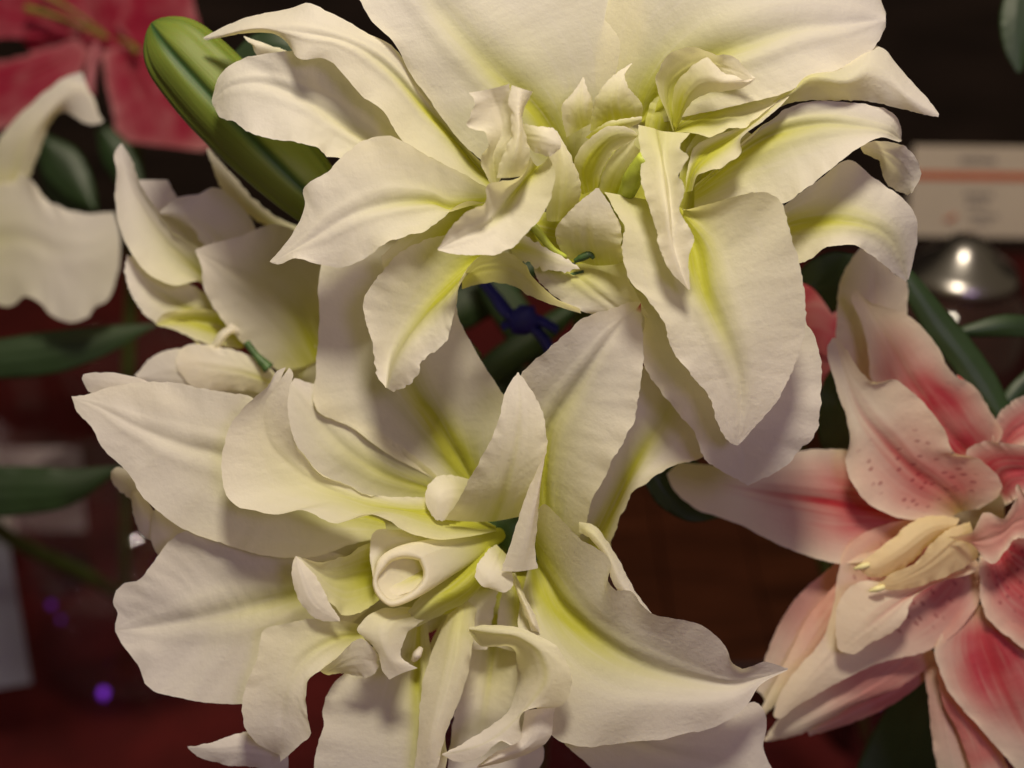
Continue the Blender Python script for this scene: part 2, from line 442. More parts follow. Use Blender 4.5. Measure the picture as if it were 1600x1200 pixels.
pa([(740,290,-45),(660,190,-32),(575,95,-22),(515,68,-15),(462,78,-3),(412,84,0),(367,97,-10),(342,120,-20),(333,148,-30)],
   [(735,310,-45),(640,262,-35),(562,210,-24),(487,161,-14),(412,130,-4),(360,135,-5),(331,157,-30)],
   [(725,320,-40),(620,285,-20),(532,249,0),(502,236,10),(461,221,15),(412,214,14),(380,202,10),(368,191,0),(345,184,-15),(333,165,-30)], green=.4, rib=.35, ruffle=6, rfreq=12, wrinkle=4, groove=5, res=(80,44))
pa([(480,90,-60),(420,70,-60),(380,56,-65)], [(480,100,-50),(420,80,-52),(388,66,-62)], [(480,110,-60),(420,95,-60),(398,82,-65),(394,66,-66)], green=.1, rib=.1, res=(24,14))
# right side
pa([(1180,170,0),(1260,120,0),(1330,80,-10),(1373,72,-10),(1412,114,10),(1456,162,20),(1467,178,22)],
   [(1200,165,30),(1240,140,55),(1264,120,62),(1325,122,62),(1360,108,50),(1390,122,42),(1420,150,38),(1467,179,24)],
   [(1200,175,15),(1240,160,30),(1300,156,22),(1347,157,20),(1404,169,22),(1440,178,26),(1466,183,24)], green=.3, rib=.1)
pa([(1085,290,0),(1120,262,10),(1160,225,20),(1240,165,25),(1300,158,25),(1350,162,20),(1395,176,5),(1408,200,-10),(1408,218,-20)],
   [(1085,300,-5),(1165,234,15),(1220,205,22),(1281,193,30),(1340,196,34),(1385,205,20),(1409,220,-20)],
   [(1085,330,0),(1150,322,20),(1224,318,40),(1281,278,52),(1347,227,55),(1375,215,40),(1405,222,0)], green=.75, glen=.55, gwid=.45, rib=.3, groove=4, res=(72,44))
pa([(1345,224,45),(1380,220,40),(1412,228,30),(1434,252,15),(1438,275,5),(1425,302,-10)],
   [(1345,232,25),(1375,238,15),(1400,252,8),(1418,275,-6),(1422,302,-18)],
   [(1350,240,-10),(1372,250,-25),(1380,270,-35),(1390,290,-40),(1418,305,-25)], green=0, rib=0, res=(32,20))
pa([(1200,350,-40),(1224,322,-30),(1280,280,-25),(1325,250,-20),(1369,280,-15),(1410,310,-15),(1430,335,-25),(1433,372,-40),(1420,437,-60)],
   [(1200,365,-45),(1240,352,-36),(1300,345,-12),(1350,350,-5),(1390,370,-14),(1418,437,-60)],
   [(1205,400,-40),(1251,411,-20),(1294,387,5),(1320,383,10),(1342,386,5),(1375,410,-20),(1415,440,-60)], green=.65, glen=.6, gwid=.4, rib=.3)
# hanging petals below
pa([(900,440,-40),(960,470,-20),(1005,490,-10),(1003,540,-10),(1006,571,-8),(1033,612,-10),(1056,640,-12),(1084,672,-15),(1102,717,-25),(1166,757,-50)],
   [(950,420,-40),(1060,500,-10),(1110,580,0),(1140,650,0),(1160,700,-20),(1167,758,-50)],
   [(1060,400,-40),(1180,440,-10),(1262,507,0),(1281,552,-5),(1283,617,-10),(1272,681,-20),(1249,704,-25),(1230,727,-32),(1168,759,-50)], green=.2, rib=.15, ruffle=5, jag=1.2, res=(80,44))
pa([(835,405,-30),(838,432,-20),(870,466,-15),(906,484,-10),(945,500,-20),(1000,560,-60)],
   [(880,415,-25),(905,435,-5),(935,460,0),(970,490,-10),(1005,560,-60)],
   [(975,400,-20),(985,440,-5),(1000,470,-5),(1020,510,-20),(1010,560,-60)], green=.5, rib=0)
pa([(760,372,-10),(700,368,10),(640,385,20),(599,421,20),(576,451,18),(567,481,15),(580,530,12),(584,560,10),(591,590,10),(602,606,12)],
   [(770,395,-30),(720,420,-15),(680,455,-12),(640,500,-12),(612,550,-8),(603,606,12)],
   [(765,400,-10),(728,430,15),(695,470,28),(650,520,36),(620,570,34),(606,607,15)],
   [(745,402,15),(726,425,28),(715,459,42),(707,500,45),(696,534,45),(677,549,42),(659,564,40),(655,582,38),(640,601,30),(614,612,15)], green=.9, glen=.55, gwid=.5, rib=.3, riblen=.9, jag=1.2, res=(72,40))
pa([(726,427,25),(752,400,40),(786,395,45),(816,406,40),(835,436,30),(869,466,20),(906,482,5)],
   [(722,440,10),(748,420,10),(788,415,10),(820,430,5),(848,458,5),(907,486,0)],
   [(722,452,-20),(745,444,-30),(790,442,-35),(825,460,-25),(860,475,-15),(908,490,-5)], green=.35, glen=.8, gwid=2, rib=0, res=(48,20))
pa([(790,360,-20),(815,365,-5),(850,385,5),(880,400,8),(905,419,5)], [(795,380,-10),(830,390,5),(865,405,12),(906,420,5)],
   [(800,398,-20),(840,418,0),(870,423,8),(905,421,5)], green=.6, glen=.5, rib=0, jag=2.5, res=(32,18))
# front whorl
pa([(775,300,-10),(720,270,15),(675,247,25),(630,221,40),(600,212,45),(562,223,50),(540,240,52),(510,270,55),(478,289,55),(472,300,50),(476,319,50),(465,349,45),(450,375,40),(422,409,30)],
   [(770,312,-10),(705,325,6),(675,315,20),(600,319,44),(544,337,56),(480,377,52),(424,410,32)],
   [(765,318,-5),(731,315,25),(709,326,35),(682,352,50),(660,366,55),(637,367,58),(600,382,62),(559,409,55),(525,418,50),(495,412,55),(461,403,55),(439,413,40),(425,411,32)], green=.7, glen=.22, gwid=.3, rib=.5, riblen=.55, groove=4, ruffle=4, res=(80,44))
pa([(945,300,40),(960,328,80),(978,355,95),(974,374,100),(974,401,100),(987,442,98),(1006,461,95),(1033,497,90),(1047,539,85),(1079,585,78),(1107,617,70),(1120,658,58),(1134,685,48),(1150,696,40)],
   [(1050,320,20),(1084,383,52),(1097,442,70),(1125,507,78),(1143,548,76),(1157,598,66),(1157,662,52),(1152,696,40)],
   [(1067,329,40),(1125,314,95),(1189,300,115),(1219,314,110),(1235,365,112),(1249,410,110),(1259,497,95),(1249,552,85),(1217,621,65),(1175,672,48),(1154,696,40)], green=.75, glen=.38, gwid=.26, rib=.55, riblen=.8, groove=5, jag=.9, res=(96,56))
pa([(880,400,-10),(868,372,20),(870,355,35),(895,325,55),(932,294,75)], [(930,415,-10),(920,380,30),(915,350,55),(920,325,65),(934,294,76)],
   [(975,410,20),(972,385,70),(972,360,80),(958,328,80),(936,294,77)], green=.5, glen=.35, gwid=1, rib=0, res=(40,26))
# heart of the bloom
pa([(855,345,10),(850,290,30),(858,240,50),(866,205,60)], [(875,345,20),(880,300,50),(880,250,65),(868,205,62)], [(900,330,-5),(908,300,30),(900,260,50),(870,205,60)], green=.45, glen=.7, gwid=1, rib=0, res=(40,22))
pa([(885,215,10),(878,165,35),(895,145,45),(910,121,50)], [(910,200,20),(905,165,45),(911,121,50)], [(930,190,10),(925,155,40),(918,140,48),(912,121,50)], green=.5, glen=.5, rib=0, res=(40,24), wrinkle=4, ruffle=3, rfreq=3)
pa([(922,205,40),(926,170,60),(938,143,75),(957,119,82),(986,99,85)], [(965,195,55),(958,160,84),(966,132,92),(987,99,86)],
   [(1003,184,50),(1002,161,70),(981,134,90),(976,113,90),(988,99,86)], green=.7, glen=.4, gwid=1, rib=0, res=(48,30), ruffle=3, rfreq=3, wrinkle=5)
pa([(915,215,45),(935,198,60),(965,186,66),(1003,182,62)], [(925,220,45),(950,202,62),(975,194,66),(1003,186,62)], [(925,225,30),(955,208,45),(980,202,50),(1002,190,60)], green=.9, glen=.8, gwid=1, rib=0, res=(28,14))
pa([(909,304,-10),(898,250,40),(915,222,65),(948,198,80),(985,200,70),(997,211,60)], [(920,300,0),(918,265,45),(938,232,66),(962,213,74),(997,212,60)],
   [(934,292,-10),(942,266,20),(960,236,45),(987,219,55),(997,213,60)], green=1, glen=.75, gwid=.8, rib=.5, groove=3, res=(44,24), name='petaloid')
pa([(935,300,-20),(945,260,0),(975,225,20),(997,212,40)], [(955,305,-5),(970,265,25),(990,225,45)], [(980,300,-20),(1000,265,10),(1003,235,40)], green=.6, glen=.8, gwid=1, rib=0, res=(32,18))
pa([(1000,230,-24),(1008,190,-18),(1020,150,-14),(1040,120,-12)], [(1055,245,-26),(1058,200,-18),(1060,160,-14),(1065,125,-12)], [(1115,265,-24),(1110,220,-16),(1104,180,-10),(1092,140,-8)], green=.9, glen=1, gwid=1.5, rib=0, res=(28,20))
pa([(790,308,-45),(720,312,-14),(655,348,0),(595,400,-15)], [(770,365,-45),(710,385,-30),(660,410,-25),(610,450,-30)], [(790,420,-50),(740,425,-40),(690,440,-40),(640,470,-45)], green=.9, glen=.8, gwid=1.5, rib=0, res=(32,20))
pa([(900,350,-55),(850,330,-35),(800,310,-25),(740,320,-35)], [(900,375,-55),(850,365,-30),(800,355,-20),(745,350,-30)], [(900,410,-55),(850,410,-35),(800,405,-25),(750,395,-35)], green=.8, glen=1.2, gwid=1.5, rib=0, res=(32,20))
pa([(1050,340,-40),(1060,280,-25),(1075,230,-15),(1110,180,-10)], [(1075,345,-40),(1090,290,-25),(1110,240,-15),(1150,195,-10)], [(1110,350,-40),(1130,310,-25),(1150,270,-15),(1190,220,-10)], green=.9, glen=1.0, gwid=1.5, rib=0, res=(32,20))
pa([(900,420,-60),(880,330,-50),(890,240,-45),(910,170,-40)], [(960,420,-65),(950,330,-50),(955,240,-42),(965,160,-38)], [(1060,400,-60),(1045,320,-50),(1030,240,-45),(1020,170,-40)], green=1, glen=.8, gwid=1.5, rib=0, res=(40,24))
# ruffled petaloids in front
pa([(764,284,85),(751,246,112),(761,231,116),(757,208,122),(730,197,132),(742,160,138),(732,145,142)], [(775,288,65),(772,240,88),(785,205,98),(776,165,112),(766,139,130)],
   [(782,280,80),(792,232,112),(803,200,122),(800,165,128),(796,131,138)], green=.2, rib=0, ruffle=5, rfreq=6, wrinkle=3, res=(56,32))
pa([(776,278,118),(782,250,126),(798,215,134),(798,180,138),(794,160,140),(800,133,144)], [(795,278,122),(806,240,143),(812,205,148),(811,175,148),(814,138,148)],
   [(818,275,108),(828,240,115),(820,205,120),(817,180,122),(832,143,134)], green=.15, rib=0, ruffle=5, rfreq=6, wrinkle=3, res=(56,26))
pa([(812,192,112),(840,197,125),(864,200,130),(875,213,128)], [(818,212,106),(845,216,130),(868,224,131),(877,226,126)], [(822,228,98),(842,240,112),(857,244,118),(875,233,124)], green=.1, rib=0, ruffle=4, res=(32,22))
pa([(829,244,110),(814,277,135),(765,289,140),(757,319,140),(724,334,140),(701,360,130),(684,389,120)],
   [(840,260,70),(805,300,85),(785,330,92),(765,350,102),(720,372,115),(684,390,120)],
   [(858,244,100),(868,275,120),(855,319,125),(825,364,125),(787,394,125),(720,398,122),(686,392,120)], green=.6, glen=.35, gwid=.2, rib=.3, riblen=.6, groove=3, res=(64,36))
pa([(997,195,70),(1000,245,95),(1001,280,110),(1008,305,118),(1023,350,125),(1030,385,130),(1045,420,128),(1075,452,118)],
   [(1020,200,75),(1030,245,115),(1036,290,132),(1042,330,142),(1048,370,140),(1058,410,132),(1076,453,118)],
   [(1036,205,65),(1038,250,96),(1046,300,112),(1050,350,124),(1054,385,122),(1064,420,122),(1076,453,118)],
   [(1078,208,70),(1062,232,110),(1076,245,130),(1062,271,125),(1069,297,140),(1062,328,130),(1084,372,138),(1076,402,130),(1078,452,118)], green=.25, rib=.1, ruffle=5, rfreq=9, wrinkle=3, res=(72,36))
tube('petal_stalk', [(968,328,-15),(982,296,35),(994,268,75),(1008,245,95)], [.0022, .0024, .0028, .002], M_STALK, A)
# inner cup on the right
pa([(1052,205,20),(1040,172,45),(1026,140,60),(1023,120,65),(1034,100,68),(1052,80,70),(1070,76,70),(1088,74,72),(1104,80,72),(1120,85,70),(1146,88,72),(1160,102,75),(1180,122,80)],
   [(1055,200,0),(1045,165,12),(1050,130,22),(1075,108,32),(1105,100,45),(1140,108,60),(1178,123,80)],
   [(1060,200,10),(1060,160,15),(1085,135,25),(1110,125,38),(1150,128,60),(1178,124,80)], green=.6, glen=.4, gwid=.9, rib=0, res=(56,28))
pa([(1052,195,20),(1055,135,45),(1080,106,72),(1106,90,85),(1116,100,85),(1134,116,82),(1150,118,82),(1164,128,82),(1180,122,80)],
   [(1055,200,20),(1075,145,60),(1100,125,80),(1130,128,85),(1180,123,80)],
   [(1055,205,15),(1080,160,42),(1110,145,56),(1145,140,68),(1165,135,75),(1180,124,80)], green=.9, glen=.35, gwid=1, rib=0, res=(48,26))
pa([(1052,200,-5),(1080,165,0),(1110,150,0),(1150,142,5),(1200,130,15),(1230,143,35)], [(1052,205,0),(1090,185,5),(1140,170,10),(1190,160,20),(1232,145,38)],
   [(1052,207,20),(1088,208,40),(1110,213,45),(1128,206,48),(1140,198,50),(1160,199,50),(1180,185,48),(1232,146,40)], green=.8, glen=.7, gwid=.8, rib=0, res=(48,26))
pa([(1070,300,10),(1075,260,0),(1085,230,5),(1110,215,15),(1150,200,30),(1232,148,45)], [(1074,300,15),(1085,265,15),(1105,240,18),(1135,220,25),(1165,200,35),(1233,149,47)],
   [(1082,298,40),(1090,274,60),(1122,264,68),(1140,255,70),(1156,240,70),(1158,215,68),(1180,198,64),(1215,170,58),(1234,150,48)], green=1, glen=.65, gwid=.5, rib=0, res=(56,28))
tube('pistil', [(838,424,-30),(865,431,-22),(890,430,-16),(912,424,-10)], [.0003, .0007, .0007, .0004], M_PISTIL, A)
tube('pistil', [(826,345,-10),(845,368,0),(862,388,5),(885,402,5)], [.0012, .0012, .0010, .0006], M_STALK, A)
tube('stigma', [(898,408,4),(910,402,10),(922,398,12),(928,404,12)], [.0006, .0011, .0011, .0005], M_PISTIL, A)

# ------------------------------------------------------------------ lower white lily
B = empty('white_lily', W((790, 830, -170)), 'large double white lily below the brighter bloom, with rolled tubular petals at its heart', 'lily', 'double white lilies')
def pb(*g, **k): return petal(B, *g, **k)
pb([(735,775,-120),(680,748,-108),(600,705,-92),(545,665,-88),(494,640,-88),(494,575,-85),(499,500,-90),(501,417,-100),(540,350,-120),(610,320,-140)],
   [(745,765,-130),(719,721,-118),(681,661,-104),(640,600,-98),(620,500,-98),(615,400,-110),(615,320,-140)],
   [(760,765,-110),(795,690,-80),(800,640,-75),(782,609,-75),(756,571,-78),(730,526,-80),(711,474,-85),(690,400,-100),(620,318,-140)], green=.85, glen=.35, gwid=.3, rib=.3, groove=4, res=(80,48))
pb([(690,790,-112),(590,795,-98),(505,770,-88),(445,715,-82),(420,650,-77),(420,600,-84)], [(690,770,-115),(600,740,-100),(540,700,-95),(490,650,-95),(450,600,-90)],
   [(700,760,-110),(662,725,-100),(610,685,-100),(540,640,-105),(500,605,-105),(460,590,-100)], green=.5, glen=.6, gwid=.6, rib=.1, wrinkle=3.5)
pb([(560,800,-120),(480,760,-90),(428,690,-65),(395,622,-48),(362,614,-40),(310,606,-35),(284,599,-35),(250,597,-35),(205,599,-38),(167,606,-42),(134,617,-48),(112,619,-50)],
   [(600,815,-110),(500,780,-80),(450,755,-68),(347,711,-40),(287,696,-30),(212,666,-28),(150,634,-38),(112,621,-50)],
   [(600,840,-100),(550,850,-70),(494,869,-50),(419,869,-40),(344,848,-30),(287,827,-25),(242,794,-20),(216,767,-20),(205,745,-22),(182,722,-25),(160,700,-28),(145,670,-32),(121,644,-42),(113,624,-50)], green=.5, rib=.15, groove=5, wrinkle=3.8, res=(88,56))
pb([(300,640,-70),(215,590,-70),(152,582,-72),(130,586,-75)], [(300,650,-66),(215,608,-70),(145,596,-74),(129,588,-75)], [(300,660,-75),(215,630,-80),(140,612,-80),(128,592,-76)], green=0, rib=0, res=(28,16))
pb([(330,860,-130),(260,880,-130),(235,840,-130),(240,795,-130)], [(300,830,-125),(262,835,-122),(241,798,-128)], [(330,800,-140),(285,800,-140),(244,792,-130)], green=0, rib=0, res=(28,16))
pb([(250,850,-150),(222,835,-150),(208,800,-150),(204,770,-150)], [(250,820,-155),(235,790,-152),(218,765,-150),(206,768,-150)], green=0, rib=0, res=(24,12))
pb([(220,790,-170),(190,770,-168),(174,750,-165),(173,738,-165)], [(225,760,-172),(200,735,-168),(182,730,-166),(174,736,-165)], green=0, rib=0, res=(24,12))
pb([(600,880,-110),(500,860,-80),(400,840,-60),(310,822,-50),(265,845,-48),(246,869,-48),(216,906,-48),(194,912,-50),(177,934,-52),(178,946,-54),(184,958,-54),(180,975,-54)],
   [(620,900,-110),(540,910,-92),(456,930,-74),(362,955,-60),(287,970,-54),(225,980,-54),(180,985,-54)],
   [(600,930,-100),(520,1000,-75),(450,1060,-60),(400,1092,-45),(375,1100,-42),(330,1098,-38),(270,1088,-38),(232,1074,-40),(215,1038,-45),(192,1008,-50),(181,988,-54)], green=.6, glen=.4, gwid=.3, rib=.25, groove=6, wrinkle=5.5, ruffle=5, res=(88,56))
pb([(560,975,-50),(535,970,-20),(487,967,0),(440,976,10),(412,985,12),(402,1030,12),(385,1070,10),(378,1105,8),(385,1140,5),(400,1160,0),(432,1178,-10)],
   [(565,990,-60),(520,1000,-15),(480,1025,5),(450,1070,16),(440,1110,14),(440,1150,8),(437,1180,-8)],
   [(575,1005,-50),(540,1020,-15),(504,1046,15),(483,1067,25),(479,1108,28),(484,1150,22),(472,1160,15),(455,1176,5),(438,1190,-8)], green=.4, rib=.1)
pb([(500,1048,18),(525,1029,30),(562,998,35),(583,1012,30),(596,1029,20)], [(505,1052,10),(530,1040,20),(562,1030,25),(588,1035,15)], [(512,1055,0),(537,1052,8),(579,1057,10),(594,1040,12)], green=.1, rib=0, res=(36,20))
pb([(440,1150,-60),(385,1143,-55),(365,1148,-52),(330,1160,-50),(293,1167,-55)], [(450,1180,-55),(390,1170,-45),(340,1172,-45),(294,1168,-55)],
   [(450,1205,-60),(400,1200,-55),(345,1194,-52),(310,1182,-54),(294,1169,-55)], green=0, rib=0, res=(36,20))
pb([(640,960,-110),(580,1030,-70),(537,1052,-50),(512,1083,-40),(504,1117,-35),(506,1133,-35),(498,1158,-32),(491,1200,-30),(500,1260,-40),(560,1330,-60)],
   [(655,960,-110),(652,1060,-72),(654,1117,-54),(646,1180,-44),(635,1240,-42),(570,1330,-60)],
   [(665,960,-100),(680,1060,-50),(690,1120,-30),(700,1200,-20),(680,1270,-30),(580,1332,-60)], green=.5, rib=.6, riblen=1, groove=4)
pb([(760,960,-110),(735,1020,-95),(715,1100,-85),(700,1180,-80),(705,1260,-90)], [(775,960,-120),(765,1050,-110),(755,1120,-100),(750,1260,-100)],
   [(810,960,-110),(815,1050,-85),(820,1110,-80),(850,1180,-80),(800,1260,-90)], green=.4, rib=.3)
pb([(715,935,-80),(690,980,-50),(672,1030,-30),(658,1080,-15),(656,1120,-10),(650,1180,-8),(640,1250,-20)], [(725,935,-70),(715,975,-20),(705,1030,5),(690,1090,15),(675,1150,15),(655,1250,-15)],
   [(745,950,-70),(740,985,-35),(737,1016,-15),(725,1075,0),(700,1137,8),(683,1200,5),(665,1260,-15)], green=.3, rib=0)
pb([(900,1060,-90),(960,1120,-70),(1080,1130,-60),(1150,1110,-55),(1178,1096,-52),(1195,1112,-52),(1198,1135,-55),(1193,1167,-58),(1210,1210,-65)],
   [(890,1080,-90),(1000,1160,-60),(1100,1190,-55),(1180,1220,-60),(1205,1240,-65)], [(870,1100,-90),(880,1158,-60),(925,1200,-55),(1000,1260,-60),(1100,1290,-65),(1190,1260,-68)], green=.2, rib=.2)
# right-hand petals
pb([(890,860,-115),(895,800,-105),(915,740,-98),(945,660,-92),(985,590,-92),(1030,555,-105)], [(925,860,-120),(960,790,-106),(1000,710,-96),(1040,650,-92),(1065,580,-105)],
   [(954,858,-110),(958,838,-90),(970,808,-70),(981,787,-62),(996,762,-58),(1017,746,-56),(1058,727,-58),(1096,712,-62),(1110,660,-75),(1090,590,-105)], green=.75, glen=.8, gwid=.3, rib=.4, jag=1.6, ruffle=5)
pb([(905,815,-40),(930,822,-20),(955,855,-12),(975,890,-10),(990,920,-8),(1018,958,-5)], [(905,832,-30),(920,840,-10),(945,872,-5),(962,919,-5),(1010,960,-5)], green=.1, rib=0, res=(40,16))
pb([(820,820,-90),(800,740,-50),(795,650,-20),(812,584,0),(831,567,5),(880,526,15),(914,496,20),(955,481,22),(985,472,18),(1000,472,15)],
   [(850,830,-110),(850,740,-82),(859,672,-54),(896,612,-25),(942,543,2),(975,500,12),(1001,473,15)],
   [(890,860,-90),(912,830,-50),(923,782,-20),(951,731,0),(974,690,12),(992,649,18),(1001,598,20),(1006,548,20),(1004,507,18),(1002,474,15)], green=.6, glen=.4, gwid=.4, rib=.3, groove=5, jag=.9, res=(80,48), tipspot=.9)
pb([(838,800,-40),(850,788,-20),(887,821,10),(910,844,25),(946,869,40),(954,883,42),(952,904,42),(962,919,42),(987,925,45),(1004,946,45),(1017,958,45),(1058,967,50),(1096,977,48),(1121,996,42),(1137,1017,35),(1144,1033,30),(1158,1044,25),(1171,1042,25),(1196,1034,25),(1231,1045,20)],
   [(836,835,-75),(868,870,-35),(905,915,-5),(940,955,12),(985,982,18),(1040,1005,20),(1090,1030,18),(1140,1052,14),(1190,1050,16),(1231,1046,20)],
   [(835,870,-110),(850,900,-80),(875,946,-42),(917,987,-16),(967,1021,-2),(1021,1046,2),(1083,1062,4),(1146,1070,6),(1187,1060,12),(1231,1046,20)],
   [(830,880,-100),(828,930,-60),(850,1000,-10),(890,1060,15),(960,1095,28),(1030,1100,28),(1090,1100,22),(1150,1090,15),(1190,1066,14),(1229,1048,20)],
   [(825,890,-90),(810,960,-40),(815,1040,0),(840,1110,12),(862,1150,16),(908,1166,20),(950,1165,20),(1000,1157,20),(1037,1154,20),(1067,1146,18),(1108,1140,16),(1150,1117,14),(1171,1096,14),(1183,1075,16),(1200,1062,18),(1227,1049,20)], green=.8, glen=.42, gwid=.35, rib=.2, riblen=.7, groove=5.5, ruffle=4, res=(96,60))
# curled petal on the left
pb([(775,830,-60),(717,841,-10),(675,843,10),(633,830,20),(608,813,28),(575,803,35),(525,819,45),(479,800,50),(442,806,52),(396,798,50),(370,790,48),(355,775,45),(346,737,40),(349,700,40),(359,666,40),(381,636,42),(419,602,45),(432,580,45),(447,573,45)],
   [(775,825,-90),(700,805,-40),(620,795,-12),(540,775,-4),(470,740,2),(420,690,14),(412,640,28),(440,590,45)],
   [(775,822,-70),(700,785,-50),(662,777,-35),(606,776,-20),(550,764,-5),(497,737,10),(471,707,20),(456,674,30),(449,644,38),(452,610,45),(458,584,48),(452,574,46)], green=.75, glen=.45, gwid=.6, rib=.1, groove=1, ruffle=3, res=(96,48))
# upright triangular petal with its turned flap
pb([(695,812,-10),(726,766,25),(752,714,40),(775,669,48),(790,612,48),(808,582,45)], [(770,815,-50),(790,760,10),(805,700,40),(812,640,50),(809,582,45)],
   [(835,800,0),(842,760,40),(850,718,60),(854,676,62),(846,639,55),(827,605,50),(810,582,45)], green=.25, rib=.25, riblen=1, res=(56,32))
pb([(783,892,10),(800,842,22),(825,767,38),(842,728,50),(852,700,58)], [(810,893,15),(825,840,32),(838,780,48),(850,720,60),(854,690,62)], [(840,888,5),(836,858,12),(843,783,30),(848,725,50),(855,680,60)], green=0, rib=0, res=(40,18))
pb([(735,750,-80),(708,742,-50),(683,746,-30),(667,762,-20),(665,785,-15),(675,806,-12)], [(738,775,-70),(712,770,-25),(690,778,-8),(678,808,-10)], [(735,805,-60),(710,808,-25),(690,814,-12),(680,812,-11)], green=.1, rib=0, res=(36,22))
# throat funnel behind the heart
pb([(800,850,-150),(700,800,-135),(600,800,-125),(500,820,-120)], [(800,860,-155),(700,880,-140),(600,900,-130),(500,920,-122)], [(800,880,-150),(720,960,-140),(640,1000,-132),(540,1010,-125)], green=.8, glen=.8, gwid=1.5, rib=0, res=(36,24))
pb([(790,850,-150),(720,930,-140),(680,990,-132),(650,1060,-120)], [(810,860,-155),(780,940,-142),(750,1010,-135),(720,1080,-122)], [(840,860,-150),(850,940,-140),(840,1010,-132),(800,1090,-120)], green=.7, glen=.7, gwid=1.5, rib=0, res=(36,24))
pb([(755,840,-150),(800,740,-130),(810,690,-120),(800,640,-118)], [(810,800,-152),(840,740,-132),(860,690,-122),(870,640,-118)], [(880,880,-150),(890,780,-130),(910,730,-120),(930,680,-115)], green=.8, glen=.9, gwid=1.5, rib=0, res=(32,20))
# rolled heart
def tube_petal(parent, base, mouth, name='tube_petal', green=.8):
    c = np.mean(np.array(mouth, float), 0); base = np.array(base, float); G = []
    for mth in mouth + mouth[:1]:
        mth = np.array(mth, float)
        b0 = base + .3 * (mth - c)
        md = .5*(base + mth) + .22*(mth - c)
        w = .30 if mth[1] < 885 and mth[0] < 660 else .14
        i1 = mth + w*(c-mth) + np.array((0, 0, 3)); i2 = mth + (w+.10)*(c-mth) + np.array((0, 0, -10)); i3 = mth + .42*(c-mth) + np.array((14, -5, -60))
        G.append([b0, md, mth + .06*(mth-c)*0, i1, i2, i3])
    return petal(parent, *G, name=name, green=green, glen=.30, gwid=5, rib=0, ruffle=0, groove=0, jag=0, wrinkle=2, res=(56, 60))
tube_petal(B, (775, 838, -85), [(664,868,20),(673,892,22),(668,913,28),(646,934,38),(614,948,48),(598,942,48),(585,925,44),(582,905,40),(588,880,34),(600,866,28),(620,857,24),(646,855,20)])
pb([(664,905,5),(640,925,20),(610,930,30),(594,915,30)], [(668,890,-10),(640,905,8),(612,910,18),(596,900,20)], [(668,880,-30),(640,890,-20),(615,892,-10),(598,888,0)], green=.5, glen=.6, rib=0, res=(28,18))
pb([(700,840,-70),(620,828,-40),(585,830,-25),(578,862,-15),(582,900,-5)], [(705,848,-70),(640,842,-38),(602,850,-22),(585,880,-10),(583,903,-2)], [(720,855,-70),(660,850,-50),(620,860,-35),(590,885,-15),(584,905,-5)], green=.2, rib=0, res=(36,20))
pb([(600,850,-70),(579,848,-40),(546,867,-15),(504,879,5),(464,869,18)], [(605,890,-90),(560,900,-50),(520,905,-20),(466,870,18)], [(600,930,-70),(575,950,-30),(540,962,-10),(520,945,0),(490,900,10),(465,870,18)], green=.7, glen=.7, gwid=1.2, rib=0, res=(40,26))
pb([(462,869,20),(456,887,22),(462,925,22),(479,954,18),(500,969,12),(529,971,5)], [(463,869,21),(474,905,26),(490,940,22),(531,971,5)], [(464,869,20),(496,904,15),(517,946,10),(530,965,5),(531,970,5)], green=0, rib=0, res=(40,22))
pb([(760,850,-70),(700,905,-30),(660,930,-10),(630,965,0)], [(775,860,-50),(720,918,-12),(675,945,5),(635,975,5)], [(790,870,-70),(740,930,-50),(690,960,-30),(640,985,-8)], green=1, glen=.9, gwid=1.5, rib=0, res=(36,20))
pb([(690,950,-60),(608,950,0),(579,958,20),(558,985,30),(579,1004,35),(592,1025,35),(597,1048,32),(608,1062,28)], [(700,960,-50),(640,962,8),(605,975,36),(600,1000,44),(610,1030,40),(628,1052,28)],
   [(730,935,-60),(680,960,-20),(640,985,10),(628,1010,25),(626,1026,28),(652,1044,25)], green=.7, glen=.35, gwid=1.2, rib=0, res=(48,26))
pb([(775,850,-60),(760,862,-20),(745,885,0),(742,902,5)], [(785,860,-50),(775,885,0),(765,905,12),(752,915,10)], [(795,870,-60),(800,895,-10),(802,915,0),(790,925,5),(760,918,8)], green=.3, rib=0, res=(32,20))
pb([(795,895,-40),(805,920,-15),(815,945,-10),(830,985,-10)], [(805,895,-40),(822,935,-15),(835,960,-12),(845,988,-12)], green=.3, rib=0, res=(32,14))
pb([(720,915,-90),(705,960,-70),(700,1015,-60)], [(780,915,-95),(770,960,-78),(762,1015,-70)], green=.4, rib=0, res=(28,18))
pb([(790,900,-90),(780,950,-75),(775,1010,-70)], [(830,900,-95),(835,960,-80),(840,1030,-75)], green=.7, glen=.8, rib=0, res=(28,18))
for (u, v, h, r) in ((652, 1022, -42, .0014),):
    tube('anther', [(u-6, v+10, h), (u, v, h+5), (u+6, v-10, h)], [r*.5, r, r*.5], M_WHITE, B, n=10)
tube('receptacle', [(755,812,-135),(790,822,-128),(830,850,-132),(860,880,-138)], [.005,.0065,.0065,.005], M_PISTIL, B, n=14)
